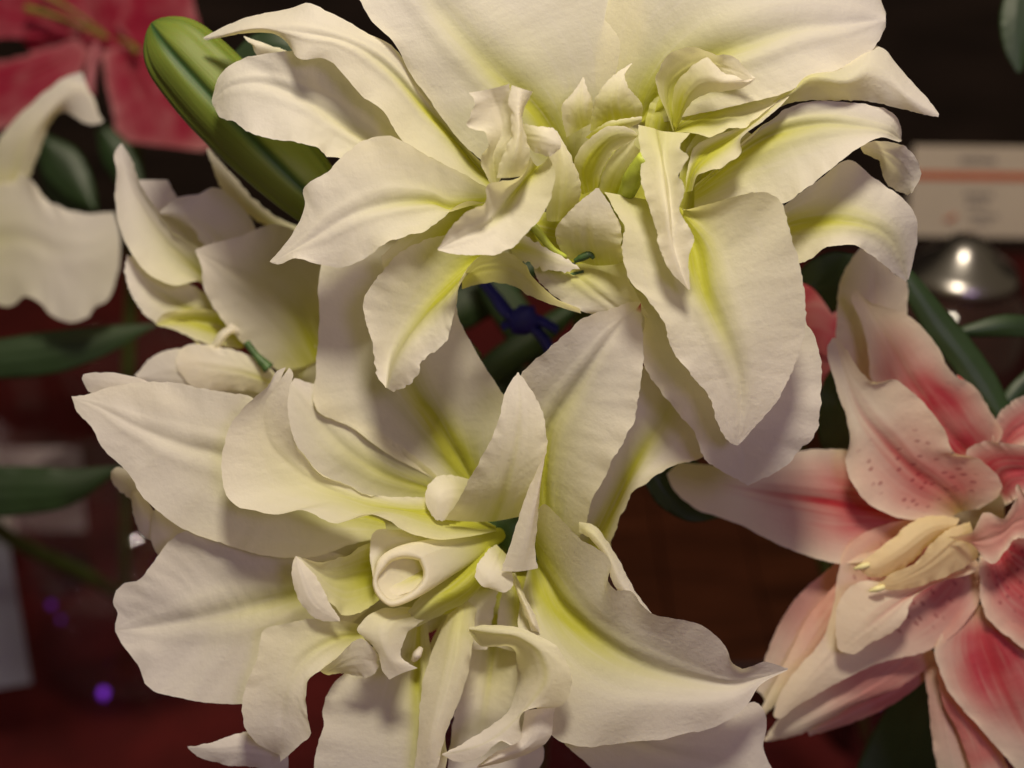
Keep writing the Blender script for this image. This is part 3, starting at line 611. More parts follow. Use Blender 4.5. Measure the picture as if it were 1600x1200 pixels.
# rolled petal at the bottom
pb([(733,979,40),(762,976,50),(812,981,60),(850,996,70),(875,1017,75),(890,1046,75),(892,1075,70),(883,1096,65),(867,1106,60),(837,1106,62),(817,1112,60),(812,1135,60),(817,1150,58),(800,1165,55),(783,1158,55),(746,1186,45),(717,1191,40),(691,1180,38)],
   [(733,984,45),(765,990,60),(810,998,68),(842,1025,76),(852,1060,74),(835,1090,62),(805,1125,52),(760,1160,48),(691,1180,38)],
   [(733,988,20),(750,1008,20),(775,1011,20),(800,1012,15),(806,1030,0),(806,1075,5),(796,1108,25),(754,1142,35),(720,1163,38),(691,1178,38)], green=0, rib=.25, riblen=2, groove=1, res=(80,36))
pb([(867,1104,40),(864,1130,30),(862,1150,28),(838,1172,25),(790,1190,25),(745,1200,25)], [(820,1110,30),(815,1140,30),(800,1165,30),(775,1175,30),(745,1198,26)], green=0, rib=0, res=(40,20))

# ------------------------------------------------------------------ left white lily, behind
C = empty('white_lily', W((400, 500, -450)), 'smaller cream white lily half hidden below the green bud, slightly out of focus', 'lily', 'double white lilies')
def pc(*g, **k): k.setdefault('dh', -330); k.setdefault('res', (48, 28)); return petal(C, *g, **k)
pc([(330,450,-60),(250,390,-60),(217,320,-60),(215,281,-60)], [(335,440,-60),(290,370,-65),(240,281,-62)], [(350,420,-60),(320,360,-60),(275,305,-60),(262,281,-60)], green=.2)
pc([(400,345,-30),(350,300,-20),(332,262,-15),(322,232,-15)], [(440,360,-20),(385,315,-15),(345,265,-15),(324,232,-16)], [(480,360,-40),(420,330,-40),(360,270,-40),(326,232,-18)], green=.1)
pc([(320,520,0),(236,500,20),(206,462,25),(195,420,25),(199,399,22)], [(330,500,-10),(270,470,5),(230,440,15),(205,400,20)], [(340,470,-10),(290,440,0),(250,420,5),(210,396,18)], green=.4, glen=.5)
pc([(330,470,0),(311,440,30),(277,446,45),(251,440,50),(225,421,52),(206,395,52),(187,357,52),(180,312,52),(182,267,50),(178,241,48),(188,224,45)], [(340,450,-30),(300,415,-5),(262,380,10),(225,330,20),(200,280,30),(189,224,44)],
   [(350,430,-10),(320,395,10),(270,360,25),(244,327,32),(219,286,38),(206,249,42),(192,225,44)], green=.4, rib=.2)
pc([(375,450,-10),(330,400,5),(300,360,15),(275,341,28),(252,335,34)], [(385,440,-20),(350,385,5),(310,350,25),(280,332,40),(250,332,36)], [(390,430,-10),(400,360,10),(370,315,25),(334,292,30),(311,303,35),(277,309,35),(249,331,35)], green=.4, rib=.2)
pc([(430,590,-10),(450,560,0),(480,500,10),(497,440,10)], [(500,610,-10),(510,560,0),(515,500,5),(505,440,8)], green=.1)
pc([(435,579,20),(405,560,30),(360,515,45),(330,474,55),(317,444,62),(315,417,65),(304,391,68)], [(500,560,10),(470,500,28),(420,455,40),(370,428,52),(305,392,68)],
   [(520,480,0),(500,400,30),(470,365,45),(427,350,55),(375,369,62),(319,384,68),(306,390,68)], green=.5, glen=.4, rib=.2, groove=4)
pc([(390,500,0),(330,484,30),(290,483,35),(255,490,38),(242,505,38)], [(385,520,-10),(330,505,8),(285,500,12),(245,508,35)], [(380,545,0),(330,540,40),(300,528,45),(270,515,42),(244,508,38)], green=.9, glen=1.2, gwid=.8)
pc([(300,530,38),(325,540,50),(342,520,55),(362,505,48)], [(310,540,40),(338,548,55),(355,528,58),(375,515,50)], green=.2, rib=0, res=(24,12))
pc([(430,600,20),(360,570,40),(300,548,48),(275,545,45),(240,556,40),(210,587,35)], [(430,610,20),(350,600,45),(290,585,50),(215,590,38)], [(430,640,10),(350,630,30),(280,625,30),(212,592,35)], green=.3)
pc([(440,590,30),(400,560,50),(340,542,60),(290,540,58),(275,560,55)], [(440,605,30),(390,585,58),(340,575,66),(276,570,56)], [(440,620,20),(380,610,45),(310,610,50),(278,580,54)], green=.3)
tube('stigma', [(385,535,-270),(400,555,-268),(420,576,-268)], [.0012, .0012, .002], M_PISTIL, C)

# ------------------------------------------------------------------ green bud
def make_bud():
    root = empty('lily_bud', W((500, 320, -140)), 'plump closed green lily bud leaning out behind the bright white bloom', 'bud')
    ax0 = np.array((252., 58)); d = np.array((.69, .72)); d /= np.linalg.norm(d); per = np.array((d[1], -d[0]))
    prof = [(-27, 1), (-24, 12), (-17, 24), (-6, 37), (10, 49), (30, 57), (60, 62), (110, 66), (170, 66), (230, 63), (300, 56), (360, 46), (420, 34), (470, 20)]
    pr = catmull(np.array([(a, r, 0) for a, r in prof]), 70)
    seg = 96; V = []; uv = []; pig = []
    for i, (a, r, _) in enumerate(pr):
        t = i / 69
        for k in range(seg):
            th = 2*math.pi*k/seg
            ph = (th + .35) % (2*math.pi/3)
            seam = min(ph, 2*math.pi/3 - ph)
            ph2 = (th + .35 + math.pi/3) % (2*math.pi/3); rid = min(ph2, 2*math.pi/3 - ph2)
            rr = r * (1 - .13*math.exp(-(seam/.13)**2) + .05*math.exp(-(rid/.22)**2) - .04*math.exp(-((rid-.2)/.07)**2) + .012*mnoise.noise(Vector((th*2, t*6, 0))))
            x = math.cos(th)*rr; z = math.sin(th)*rr
            bend = 12*math.sin(t*math.pi)
            c = ax0 + d*a + per*(x + 5 - bend*.3)
            V.append((c[0], c[1], -118 - a*.10 + z))
            uv.append((k/seg, t))
            pig.append((1 - math.exp(-(seam/.16)**2) - .35*math.exp(-(rid/.09)**2) + .1 - .8*max(0, .12 - t)*4, 0, 0, 1))
    faces = []
    for i in range(69):
        for k in range(seg):
            k2 = (k+1) % seg
            faces.append((i*seg+k, i*seg+k2, (i+1)*seg+k2, (i+1)*seg+k))
    faces.append(tuple(range(seg))[::-1])
    link_mesh('bud_body', W(np.array(V)), faces, M_BUD, root, uv=uv, pig=pig)
    tube('stalk', [(560, 390, -168), (640, 450, -200), (740, 560, -330)], [.004, .003, .003], M_STEM, root)
make_bud()

# ------------------------------------------------------------------ pink lily
D = empty('pink_lily', W((1520, 830, -340)), 'double blush pink lily with freckled throat and pale yellow petaloids', 'lily')
def pd(*g, **k):
    k.setdefault('dh', -240); k.setdefault('mat', M_PINK); k.setdefault('res', (60, 34)); k.setdefault('green', .35); k.setdefault('glen', .12); k.setdefault('rib', 0)
    k.setdefault('pink', .9); k.setdefault('red', .45); k['pink'] *= 1.12; k['red'] *= 1.3; k.setdefault('pedge', .48); k.setdefault('wrinkle', 1.6)
    return petal(D, *g, **k)
pd([(1380,640,-60),(1320,590,-50),(1308,558,-45),(1308,492,-40),(1315,435,-38),(1340,392,-38),(1358,379,-40)], [(1400,620,-60),(1375,540,-45),(1368,470,-30),(1366,410,-30),(1362,379,-40)],
   [(1440,600,-60),(1425,530,-45),(1418,485,-30),(1418,442,-25),(1390,421,-25),(1376,388,-35),(1364,379,-40)], pink=.3, ptip=.5, red=.1, green=0, yellow=.06)
pd([(1540,690,-40),(1500,610,-35),(1495,585,-35)], [(1560,680,-40),(1545,640,-40),(1525,608,-38),(1500,588,-36)], pink=.9, ptip=1.4, red=0, res=(28,14))
pd([(1480,740,-30),(1400,660,-10),(1361,591,0),(1358,555,5),(1347,506,10),(1330,463,12),(1337,452,12)], [(1530,730,-40),(1470,660,-20),(1420,590,-5),(1385,530,5),(1355,480,10),(1338,452,12)],
   [(1545,710,-20),(1567,676,0),(1549,647,8),(1524,605,12),(1489,584,15),(1460,534,18),(1418,492,20),(1375,477,20),(1354,470,15),(1340,453,12)], pink=1, ptip=.85, red=.3)
pd([(1550,690,-10),(1557,652,0),(1585,625,5),(1620,610,5)], [(1565,700,-20),(1590,670,-5),(1640,650,0)], [(1560,715,-10),(1600,697,10),(1650,690,10)], pink=.8, ptip=1.4, red=0)
pd([(1470,790,-20),(1400,745,-5),(1330,705,0),(1250,705,5),(1160,728,0),(1100,726,-5),(1060,724,-15),(1042,740,-20)], [(1470,805,-20),(1390,800,-12),(1300,785,-3),(1210,772,2),(1120,755,0),(1042,742,-20)],
   [(1470,830,-20),(1420,862,0),(1380,872,10),(1310,880,15),(1220,852,12),(1150,817,5),(1090,796,-5),(1052,765,-15),(1043,744,-20)], pink=.85, ptip=.72, red=.9)
pd([(1430,790,-45),(1490,765,-45),(1570,770,-45)], [(1440,815,-55),(1500,805,-58),(1570,810,-55)], [(1450,850,-45),(1510,850,-45),(1580,860,-45)], pink=0, red=0, green=.5, yellow=.5, name='petal', res=(24,16))
# layered petals underneath
pd([(1420,830,-70),(1320,870,-50),(1290,893,-48),(1241,938,-45),(1205,1002,-45),(1182,1080,-50)], [(1420,860,-65),(1310,930,-40),(1250,1000,-35),(1190,1085,-48)], [(1430,900,-60),(1320,960,-45),(1260,1030,-45),(1195,1095,-50)], pink=.5, ptip=1, pedge=2, red=0)
pd([(1420,840,-50),(1330,880,-30),(1300,920,-25),(1262,965,-22),(1235,1020,-22),(1190,1105,-30)], [(1425,870,-42),(1330,925,-18),(1265,1010,-12),(1192,1112,-28)], [(1430,900,-40),(1330,960,-25),(1270,1040,-20),(1195,1118,-30)], pink=.5, ptip=.9, pedge=2, red=0)
pd([(1440,1030,-60),(1350,1090,-45),(1260,1140,-50)], [(1460,1050,-60),(1400,1098,-45),(1330,1130,-45),(1265,1150,-50)], pink=.7, ptip=1.1, pedge=2, red=0, res=(36,16))
pd([(1420,980,-30),(1300,1060,-15),(1220,1120,-20),(1193,1156,-30)], [(1450,1010,-25),(1340,1085,-2),(1240,1135,-10),(1195,1158,-28)], [(1470,1030,-30),(1397,1078,-15),(1330,1105,-15),(1248,1148,-20),(1200,1159,-30)], pink=.6, ptip=.8, pedge=2, red=0)
pd([(1470,1020,-40),(1446,1045,-30),(1450,1090,-28),(1453,1129,-28),(1468,1210,-28),(1500,1280,-40)], [(1500,1040,-40),(1500,1100,-30),(1520,1160,-25),(1550,1290,-40)], pink=.4, ptip=.8, pedge=2, red=0)
pd([(1475,1020,-15),(1465,1050,-5),(1475,1100,-2),(1495,1140,0),(1520,1210,0),(1550,1290,-20)], [(1500,1030,-15),(1520,1100,-10),(1560,1160,-5),(1600,1290,-20)], pink=.7, ptip=1, pedge=2, red=0)
pd([(1500,950,0),(1460,1015,20),(1465,1035,25),(1482,1080,28),(1524,1130,30),(1560,1170,30),(1600,1220,25),(1640,1290,10)], [(1520,950,-10),(1540,1000,8),(1565,1060,18),(1590,1120,24),(1620,1180,26),(1645,1295,10)],
   [(1540,940,0),(1580,970,25),(1640,1000,30),(1690,1080,30),(1690,1180,25),(1655,1295,10)], pink=.9, ptip=.75, red=.6)
pd([(1480,810,-20),(1425,810,0),(1368,825,10),(1325,850,15),(1310,890,18),(1305,930,20),(1283,1002,22),(1241,1051,20),(1212,1100,15),(1209,1118,12)], [(1500,840,-30),(1440,890,-8),(1370,950,12),(1300,1025,26),(1250,1080,26),(1212,1122,14)],
   [(1545,900,-20),(1531,938,0),(1496,987,12),(1453,1016,18),(1397,1030,22),(1354,1045,22),(1297,1073,22),(1248,1102,20),(1220,1123,15)], pink=.75, ptip=.62, pedge=.8, red=.1, spots=1)
pd([(1530,870,-10),(1530,900,20),(1540,960,30),(1570,990,35),(1600,1015,35),(1680,1060,30)], [(1550,850,-20),(1580,900,10),(1630,940,25),(1700,1000,30)], [(1560,830,-10),(1600,820,20),(1680,830,30),(1740,900,30)], pink=1, ptip=1, red=.5, spots=1)
pd([(1530,760,0),(1515,725,25),(1510,706,35),(1538,690,42),(1570,692,45),(1620,700,40)], [(1560,770,-10),(1570,740,15),(1630,735,25)], [(1570,790,0),(1600,775,20),(1640,765,20)], pink=1, ptip=1.4, red=.1)
pd([(1480,815,20),(1397,808,40),(1340,770,50),(1322,725,55),(1326,690,58),(1319,640,60),(1305,598,60),(1292,548,58),(1300,528,55)], [(1500,800,-10),(1482,775,5),(1425,732,22),(1380,685,32),(1347,647,38),(1322,590,48),(1303,528,56)],
   [(1530,795,0),(1560,775,20),(1565,755,30),(1531,718,42),(1489,704,48),(1475,669,52),(1439,626,58),(1397,594,62),(1368,598,62),(1347,584,62),(1325,550,60),(1306,528,56)], pink=.7, ptip=.62, red=.6, spots=1, green=.9, glen=.14, gwid=.3, groove=3, res=(72,44))
pd([(1480,890,20),(1420,915,45),(1345,908,55),(1320,925,60),(1308,950,62),(1305,975,62),(1308,1012,58)], [(1500,890,20),(1450,915,45),(1400,945,60),(1350,985,66),(1312,1016,58)],
   [(1530,885,15),(1517,896,30),(1460,912,50),(1425,938,60),(1413,970,64),(1390,992,64),(1360,1005,62),(1335,1022,60),(1315,1019,58)], pink=.6, ptip=.5, red=.5)
pd([(1500,810,20),(1460,806,40),(1430,812,50),(1397,840,58),(1360,868,60),(1338,885,58)], [(1495,820,35),(1455,828,60),(1410,860,72),(1365,885,66),(1338,886,58)], [(1490,830,25),(1453,850,45),(1425,878,52),(1397,897,55),(1360,902,58),(1340,888,58)], mat=M_YELL, pink=0, red=0, green=0, name='petaloid', res=(48,30), wrinkle=3, ruffle=4, groove=2)
pd([(1515,815,30),(1480,828,60),(1455,850,75),(1430,880,80),(1395,895,80),(1368,916,72)], [(1520,830,35),(1490,850,62),(1455,880,72),(1410,905,78),(1370,918,72)], [(1530,870,20),(1500,890,45),(1460,908,60),(1430,918,68),(1404,921,72),(1372,922,70)], mat=M_YELL, pink=0, red=0, green=0, name='petaloid', res=(48,30), wrinkle=3, ruffle=4, groove=2)
for (u, v, h) in ((1342, 886, -178), (1366, 921, -166)):
    tube('anther', [(u-8, v+3, h-3), (u+2, v, h), (u+16, v-4, h)], [.0003, .0010, .0008], M_TIP, D, n=10)
pd([(1482,839,80),(1517,832,85),(1538,803,85),(1567,810,85),(1584,789,88),(1591,757,92),(1605,775,90),(1640,780,85)], [(1500,845,65),(1535,845,70),(1565,835,70),(1590,815,75),(1650,810,80)],
   [(1524,846,60),(1531,867,65),(1552,881,70),(1570,862,75),(1581,846,78),(1605,838,80),(1650,840,80)], pink=.55, ptip=1.2, pedge=.5, red=0, green=0, ruffle=5)

# ------------------------------------------------------------------ blurred blooms behind
E = empty('white_lily', W((-60, 380, -880)), 'blurred single white lily petal curling in front of the crimson bloom', 'lily')
E['label'] = 'blurred broad white lily bloom hanging in front of the crimson one'
def pe(*g, **k): k.setdefault('dh', -820); k.setdefault('res', (40, 26)); k.setdefault('green', .1); k.setdefault('rib', .1); return petal(E, *g, **k)
pe([(-60,350,-20),(0,264,0),(40,273,10),(78,316,15),(121,331,18),(150,333,18),(178,331,15)], [(-60,380,-20),(30,370,10),(90,390,25),(140,390,25),(188,370,10)],
   [(-60,440,-20),(0,477,0),(17,477,5),(35,464,15),(61,472,20),(82,494,15),(113,503,10),(139,494,8),(147,481,8),(169,468,5),(186,420,5)], ruffle=6)
pe([(-20,290,-10),(0,215,10),(40,170,20),(100,122,30),(128,112,32)], [(20,290,0),(40,220,30),(75,175,40),(120,135,42),(145,150,30),(150,170,20)], [(45,280,-10),(60,240,0),(80,190,5),(100,175,12),(140,195,20),(163,190,18)])
Fl = empty('red_lily', W((150, 70, -1620)), 'blurred crimson pink lily with pale petal edges behind the bud', 'lily')
def pf(*g, **k): k.setdefault('dh', -1500); k.setdefault('mat', M_RED); k.setdefault('res', (36, 24)); k.setdefault('green', 0); k.setdefault('rib', 0); k.setdefault('pink', 1.3); k.setdefault('ptip', 1.2); k.setdefault('pedge', .6); return petal(Fl, *g, **k)
pf([(150,110,-60),(60,90,-60),(20,20,-55),(40,-60,-50)], [(170,90,-60),(150,40,-60),(140,-10,-55),(130,-70,-50)], [(220,130,-60),(300,100,-60),(290,20,-55),(230,-60,-50)], pedge=3, ptip=1.6, red=.5)
pf([(120,55,-30),(60,60,-20),(0,60,-10),(-60,60,-10)], [(130,40,-30),(80,20,-15),(0,0,0),(-50,-20,0)], [(140,30,-30),(120,-10,-10),(60,-60,0),(0,-90,0)], pedge=2, ptip=1.5, red=.6)
pf([(200,60,-30),(260,90,-20),(310,60,-10),(312,40,-10)], [(190,50,-40),(240,40,-30),(290,20,-10),(305,15,-10)], [(180,40,-30),(200,0,-20),(250,-40,-10),(300,-10,-8)], pedge=2)
pf([(160,80,-20),(165,130,0),(175,170,10),(183,210,15),(195,222,15)], [(180,75,-30),(210,120,-10),(235,170,5),(250,228,15)], [(200,70,-20),(260,90,0),(320,160,10),(340,220,10),(315,236,15)], red=.4, ruffle=5)
pf([(140,80,-20),(120,125,5),(60,170,20),(10,200,25),(-30,215,20)], [(130,70,-30),(80,100,0),(20,125,15),(-40,150,15)], [(120,60,-20),(60,80,0),(0,95,10),(-50,90,10)], red=.4)
tube('pistil', [(150,70,-1520),(143,110,-1480),(138,150,-1470)], [.002, .002, .003], simple_mat('pistil_rose', (.32, .10, .12)), Fl)
M_OLIVE = simple_mat('filament_olive', (.16, .12, .02))
for pts in ([(170,60,-1520),(100,30,-1460),(40,12,-1450)], [(165,55,-1520),(110,15,-1460),(60,-15,-1450)], [(185,60,-1520),(205,70,-1470),(215,82,-1460)]):
    tube('filament', pts, [.0010, .0009, .002], M_OLIVE, Fl)
G = empty('pink_lily', W((1290, 520, -760)), 'dim magenta lily glimpsed in the gap beside the white and blush blooms', 'lily')
def pg(*g, **k): return petal(G, *g, dh=-700, mat=M_PINK, res=(30, 18), green=.4, rib=.5, pink=1, ptip=1.4, pedge=2, red=0)
pg([(1230,440,0),(1270,425,10),(1310,450,10),(1340,500,0)], [(1240,470,0),(1280,460,14),(1310,480,14),(1340,520,0)], [(1230,560,-10),(1270,550,0),(1300,560,0),(1340,580,-10)])
pg([(1240,540,-30),(1270,530,-20),(1310,550,-20),(1340,600,-30)], [(1240,600,-40),(1270,600,-30),(1300,620,-30),(1340,640,-40)])

# ------------------------------------------------------------------ stems with leaves
def stem(root, top, foot, leaves, r=.0032, bend=None):
    a = W(np.array(top, float)); f = np.array(foot, float)
    mid = a + FWD*.05 + np.array((0, 0, -.03)) if bend is None else W(np.array(bend, float))
    tube('stalk', [a, mid, (mid + f)/2 + np.array((0, 0, .0)), f], [r*1.2, r, r, r], M_STEM, root, world=True, n=40)
    for g in leaves:
        petal(root, *g, mat=M_LEAF, name='leaf', green=0, rib=0, groove=3, wrinkle=2, ruffle=2, jag=0, res=(40, 16), thick=.0006)
    return root
stem(A, (930, 340, -95), (.005, .475, .01),
     [[[(1000,740,-300),(1030,790,-310),(1080,815,-320),(1130,808,-330)], [(1000,700,-300),(1050,770,-305),(1090,795,-318),(1128,806,-330)], [(1040,690,-300),(1100,730,-310),(1130,770,-320),(1135,805,-330)]],
      [[(1240,440,-380),(1260,412,-380),(1300,395,-385),(1345,400,-390)], [(1270,450,-370),(1295,440,-372),(1320,425,-380),(1348,404,-390)], [(1300,490,-380),(1330,470,-380),(1350,440,-385),(1352,405,-390)]],
      [[(1290,720,-400),(1275,660,-400),(1285,600,-405),(1310,560,-410)], [(1330,720,-395),(1310,660,-395),(1305,610,-400),(1312,560,-410)], [(1360,720,-400),(1340,650,-400),(1325,600,-405),(1315,560,-410)]],
      [[(470,60,-420),(430,45,-420),(390,60,-425),(360,90,-430)], [(470,80,-410),(430,75,-412),(395,80,-420),(362,92,-430)], [(470,110,-420),(430,110,-420),(390,105,-425),(362,95,-430)]]])
rng = random.Random(11)
for (u0, v0, u1, v1, w, h) in ((690, 640, 930, 455, 26, -760), (740, 400, 900, 640, 30, -820), (660, 520, 860, 400, 34, -900), (960, 560, 780, 660, 30, -860),
                               (720, 620, 1000, 600, 40, -980), (840, 380, 960, 520, 36, -940), (560, 250, 640, 420, 40, -980), (70, 220, 150, 330, 34, -1250), (120, 340, 60, 200, 30, -1300), (160, 200, 230, 330, 26, -1350)):
    dx, dy = u1-u0, v1-v0; l = math.hypot(dx, dy); px_, py_ = -dy/l*w, dx/l*w
    f = lambda t, k, e: (u0+dx*t+px_*k*math.sin(math.pi*min(.97, t*.9+.12)), v0+dy*t+py_*k*math.sin(math.pi*min(.97, t*.9+.12)), h+e)
    petal(A if u0 > 400 else E, [f(t, -1, 0) for t in (0, .3, .7, 1)], [f(t, 0, 14) for t in (0, .3, .7, 1)], [f(t, 1, 0) for t in (0, .3, .7, 1)],
          mat=M_LEAF, name='leaf', green=0, rib=0, groove=3, wrinkle=2, ruffle=2, jag=0, res=(24, 12), thick=.0006)
stem(B, (790, 835, -180), (-.012, .482, .012), [])
stem(C, (410, 500, -460), (-.02, .462, .011), [])
stem(D, (1525, 835, -350), (.215, .52, .01),
     [[[(1560,670,-420),(1500,590,-425),(1440,510,-430),(1400,430,-430),(1385,390,-440)], [(1575,670,-412),(1520,580,-416),(1465,505,-420),(1415,430,-425),(1386,389,-440)], [(1590,660,-420),(1545,570,-425),(1490,500,-430),(1430,430,-430),(1388,388,-440)]],
      [[(1480,520,-480),(1520,505,-470),(1570,492,-470),(1640,500,-480)], [(1480,522,-475),(1530,515,-462),(1580,508,-462),(1640,510,-478)], [(1480,524,-480),(1530,526,-470),(1590,526,-470),(1640,530,-480)]],
      [[(1545,650,-460),(1560,625,-450),(1590,590,-450),(1640,550,-455)], [(1550,652,-452),(1572,632,-442),(1600,600,-442),(1645,560,-450)], [(1555,655,-460),(1585,640,-450),(1610,615,-450),(1650,580,-455)]],
      [[(1470,1000,-520),(1420,1060,-520),(1360,1150,-525),(1320,1250,-530)], [(1490,1030,-505),(1450,1100,-505),(1410,1180,-510),(1370,1270,-520)], [(1510,1060,-520),(1480,1130,-520),(1470,1200,-525),(1430,1290,-530)]],
      [[(1575,-30,-700),(1562,30,-700),(1570,80,-700),(1590,115,-700)], [(1600,-30,-690),(1595,30,-690),(1592,80,-695),(1592,115,-700)], [(1640,-30,-700),(1625,40,-700),(1605,90,-700),(1594,115,-700)]]])

# ------------------------------------------------------------------ vases
def vase(loc, r, h, label, water, group='clear glass flower vases'):
    root = empty('glass_vase', loc, label, 'vase', group)
    t = .004
    lathe('glass_body', [(0.001, .0005), (r-.006, .0005), (r-.001, .004), (r, .012), (r, h*.6), (r*1.02, h), (r*1.02-t*.5, h+.0015), (r*1.02-t, h), (r-t, h*.6), (r-t, .016), (r-t-.004, .010), (.001, .009)], loc, M_GLASS, root)
    if water:
        lathe('water', [(.001, .011), (r-t-.005, .011), (r-t-.0008, .018), (r-t-.0008, water), (.001, water)], loc, M_GLASS, root)
    return root
vase((0.0, .475, 0), .05, .22, 'tall clear glass vase hidden under the two large white lilies', .13)
vase((.215, .52, 0), .045, .20, 'clear glass vase under the blush pink lily', .12)
vase((-.232, .70, 0), .066, .20, 'wide clear glass vase beside the broad lower petals, with a tilted stem in it', .125)
# stems in the wide vase that carry the blurred blooms
stem(E, (-60, 420, -900), (-.205, .70, .012),
     [[[(-80,545,-900),(60,520,-900),(160,510,-900),(245,506,-900)], [(-80,565,-892),(60,552,-890),(155,534,-890),(246,507,-900)], [(-80,590,-900),(60,588,-900),(150,562,-895),(246,508,-900)]],
      [[(-80,735,-1000),(20,728,-1000),(110,732,-1000),(190,728,-1005)], [(-80,770,-990),(20,768,-988),(110,762,-990),(191,729,-1005)], [(-80,810,-1000),(20,806,-1000),(110,790,-1000),(192,730,-1005)]]],
     r=.004, bend=(-30, 800, -1700))
stem(Fl, (150, 75, -1630), (-.25, .72, .012), [], r=.0035)
stem(G, (1290, 530, -770), (.20, .53, .011), [], r=.003)

# ------------------------------------------------------------------ small background things
rb = empty('blue_ribbon', W((820, 500, -420)), 'dark blue ribbon knotted round a stem, seen through the gap between the white lilies', 'ribbon')
tube('ribbon_band', [(755,440,-420),(775,465,-420),(795,490,-415),(825,505,-410),(850,530,-415),(870,570,-425)], [.004,.0042,.0046,.005,.0046,.0035], M_BLUE, rb, flat=.35)
tube('ribbon_band', [(870,515,-420),(840,500,-414),(810,498,-410),(785,510,-415)], [.0035,.004,.0045,.003], M_BLUE, rb, flat=.4)
tube('ribbon_knot', [(805,488,-408),(818,500,-404),(832,510,-408)], [.0035,.006,.0035], M_BLUE, rb, n=12)

def axes_card(tilt=0., yaw=0.):
    R = Matrix.Rotation(yaw, 3, 'Z') @ Matrix.Rotation(tilt, 3, 'X')
    return [np.array(R @ Vector(v)) for v in ((1,0,0),(0,1,0),(0,0,1))]
def sign_card():
    c = W(np.array((1545., 300, -(0.80-.40)/PX)))
    ax = axes_card(-.25, -.04)
    root = empty('price_card', (c[0], c[1], 0), 'cream price card with an orange stripe on a thin stand above the silver cap', 'sign')
    box('card_panel', c, (.088, .002, .051), M_CARD, root, ax)
    fr = c - ax[1]*.0014
    box('stripe', fr + ax[2]*.0090, (.0875, .0006, .0042), M_ORANGE, root, ax)
    random.seed(4)
    def line(z, x0, widths, hh):
        x = x0
        for w in widths:
            box('print_mark', fr + ax[2]*z + ax[0]*(x + w/2), (w, .0006, hh), M_INK, root, ax); x += w + .0009
    line(.0178, -.0175, (.0032,.0022,.0022,.0018,.0024,.0028), .0030)
    line(-.0015, -.0135, (.0026,.002,.0024,.0022,.002), .0026)
    line(-.0068, -.0120, (.0022,.0022,.0018,.0024), .0024)
    line(-.0135, -.0105, (.002,.0018,.0024,.002,.0018,.0022), .0018)
    line(-.0175, -.0085, (.002,.0022,.0018,.002), .0016)
    tube('print_mark', [fr + ax[2]*-.0165 + ax[0]*-.0235, fr + ax[2]*-.0150 + ax[0]*-.0200, fr + ax[2]*-.0128 + ax[0]*-.0170], [.0012,.0026,.0010], M_ORANGE, root, world=True, n=10, flat=.4)
    tube('stand', [c + ax[1]*.003 - ax[2]*.02, c + ax[1]*.004 - ax[2]*.05, (c[0], c[1]+.02, .10), (c[0], c[1]+.02, .004)], [.0012]*4, M_CABLE, root, world=True)
    lathe('foot', [(.001,.0005),(.028,.0005),(.028,.004),(.001,.006)], (c[0], c[1]+.02, 0), M_CABLE, root, seg=32)
sign_card()
def flask():
    c = W(np.array((1503., 428, -(0.70-.40)/PX)))
    root = empty('bottle', (c[0], c[1], 0), 'dark bottle with a polished silver domed cap under the price card', 'bottle')
    z = c[2]
    lathe('bottle_body', [(.001,.0005),(.036,.0005),(.040,.006),(.041,z-.05),(.036,z-.022),(.030,z-.004),(.001,z-.004)], (c[0], c[1], 0), M_DARKGL, root)
    lathe('cap', [(.024,z-.004),(.0265,z-.003),(.027,z),(.026,z+.003),(.022,z+.006),(.016,z+.010),(.011,z+.015),(.008,z+.019),(.0005,z+.020)], (c[0], c[1], 0), M_SILVER, root)
flask()
cd = empty('price_card', (-.275, .56, 0), 'blue grey card leaning at the foot of the wide vase on the red cloth', 'sign')
cc = W(np.array((-10., 960, -(0.78-.40)/PX)))
cd.location = (cc[0], cc[1], 0)
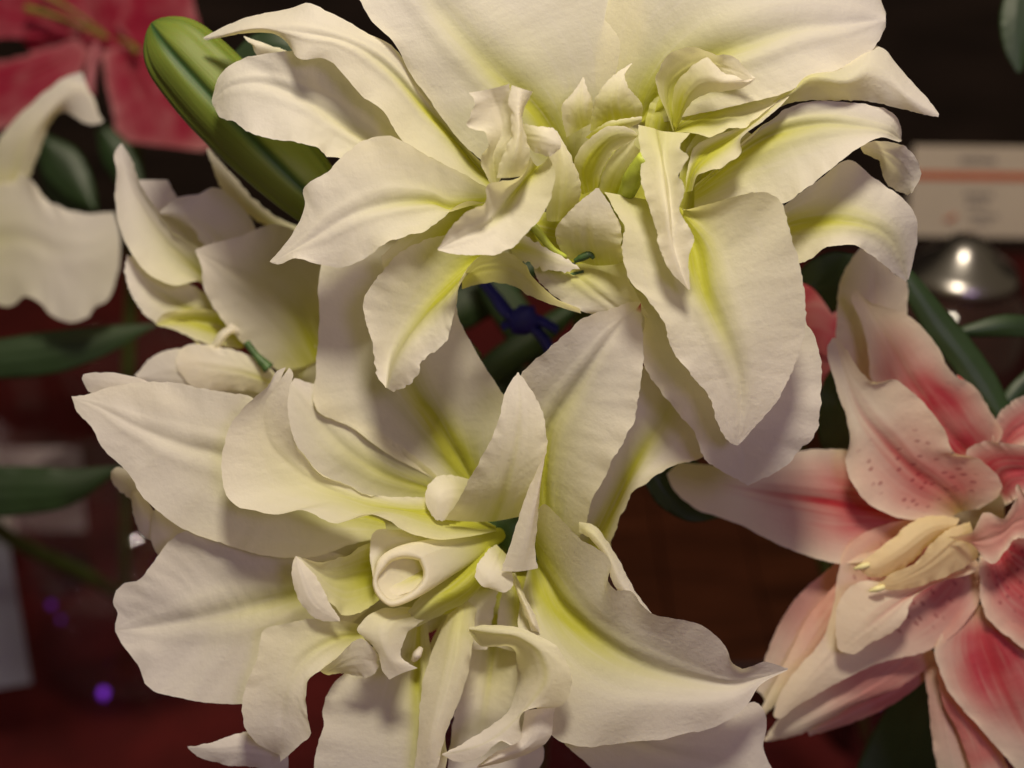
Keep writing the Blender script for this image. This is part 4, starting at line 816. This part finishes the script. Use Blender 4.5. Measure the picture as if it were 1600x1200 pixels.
box('card_panel', (cc[0]-.012, cc[1], cc[2]), (.05, .002, 2*cc[2]-.001 if cc[2] < .06 else .09), M_CARDB, cd, axes_card(-.3, .25))
c2 = W(np.array((50., 765, -(0.92-.40)/PX)))
cd2 = empty('price_card', (c2[0], c2[1], 0), 'pale card standing behind the drooping leaf and the wide vase', 'sign')
box('card_panel', c2, (.066, .002, .056), M_CARDP, cd2, axes_card(-.3, 0))
tube('stand', [c2 - np.array((0, -.006, .02)), (c2[0], c2[1]+.012, c2[2]*.5), (c2[0], c2[1]+.012, .004)], [.0012]*3, M_CABLE, cd2, world=True)
lathe('foot', [(.001,.0005),(.022,.0005),(.022,.004),(.001,.005)], (c2[0], c2[1]+.012, 0), M_CABLE, cd2, seg=32)
for k, (u, v, d) in enumerate(((162, 1083, .86), (80, 945, .83), (95, 968, .84))):  # glowing beads added in place of violet glints reflected in the vase
    glint = empty('violet_glint', W(np.array((float(u), v, -(d-.40)/PX))), ('bright glowing bead standing for a violet glint low in the wide vase', 'upper glowing bead of the dim pair standing for violet glints in the wide vase', 'lower glowing bead of the dim pair standing for violet glints in the wide vase')[k], 'glint', 'violet glint beads')
    r = (.0030, .0022, .0016)[k]
    p = np.array(glint.location)
    tube('bead', [p + (0, 0, -r), p, p + (0, 0, r)], [r*.35, r, r*.35], M_GLINT if k == 0 else M_GLINT2, glint, world=True, n=9)
tr = empty('wooden_tray', (.19, .74, 0), 'reddish brown wooden tray on the cloth behind the blush lily', 'tray')
for i in range(6):
    box('plank', (.07 + i*.062, .78, .008 + .0006*(i % 2)), (.0605, .26, .012), M_WOOD, tr)
for sy in (-1, 1):
    box('rim', (.225, .78 + sy*.136, .014), (.376, .010, .026), M_WOOD, tr)
for sx in (-1, 1):
    box('rim', (.225 + sx*.193, .78, .0145), (.009, .262, .026), M_WOOD, tr)
cb = tube('cable', [(.235, .80, .019), (.235, .74, .019), (.21, .69, .019), (.165, .665, .019), (.11, .66, .019)], [.0028]*5, M_CABLE, None, world=True, n=40)
tag(cb, 'thin dark cable curving over the reddish wooden tray', 'cable')
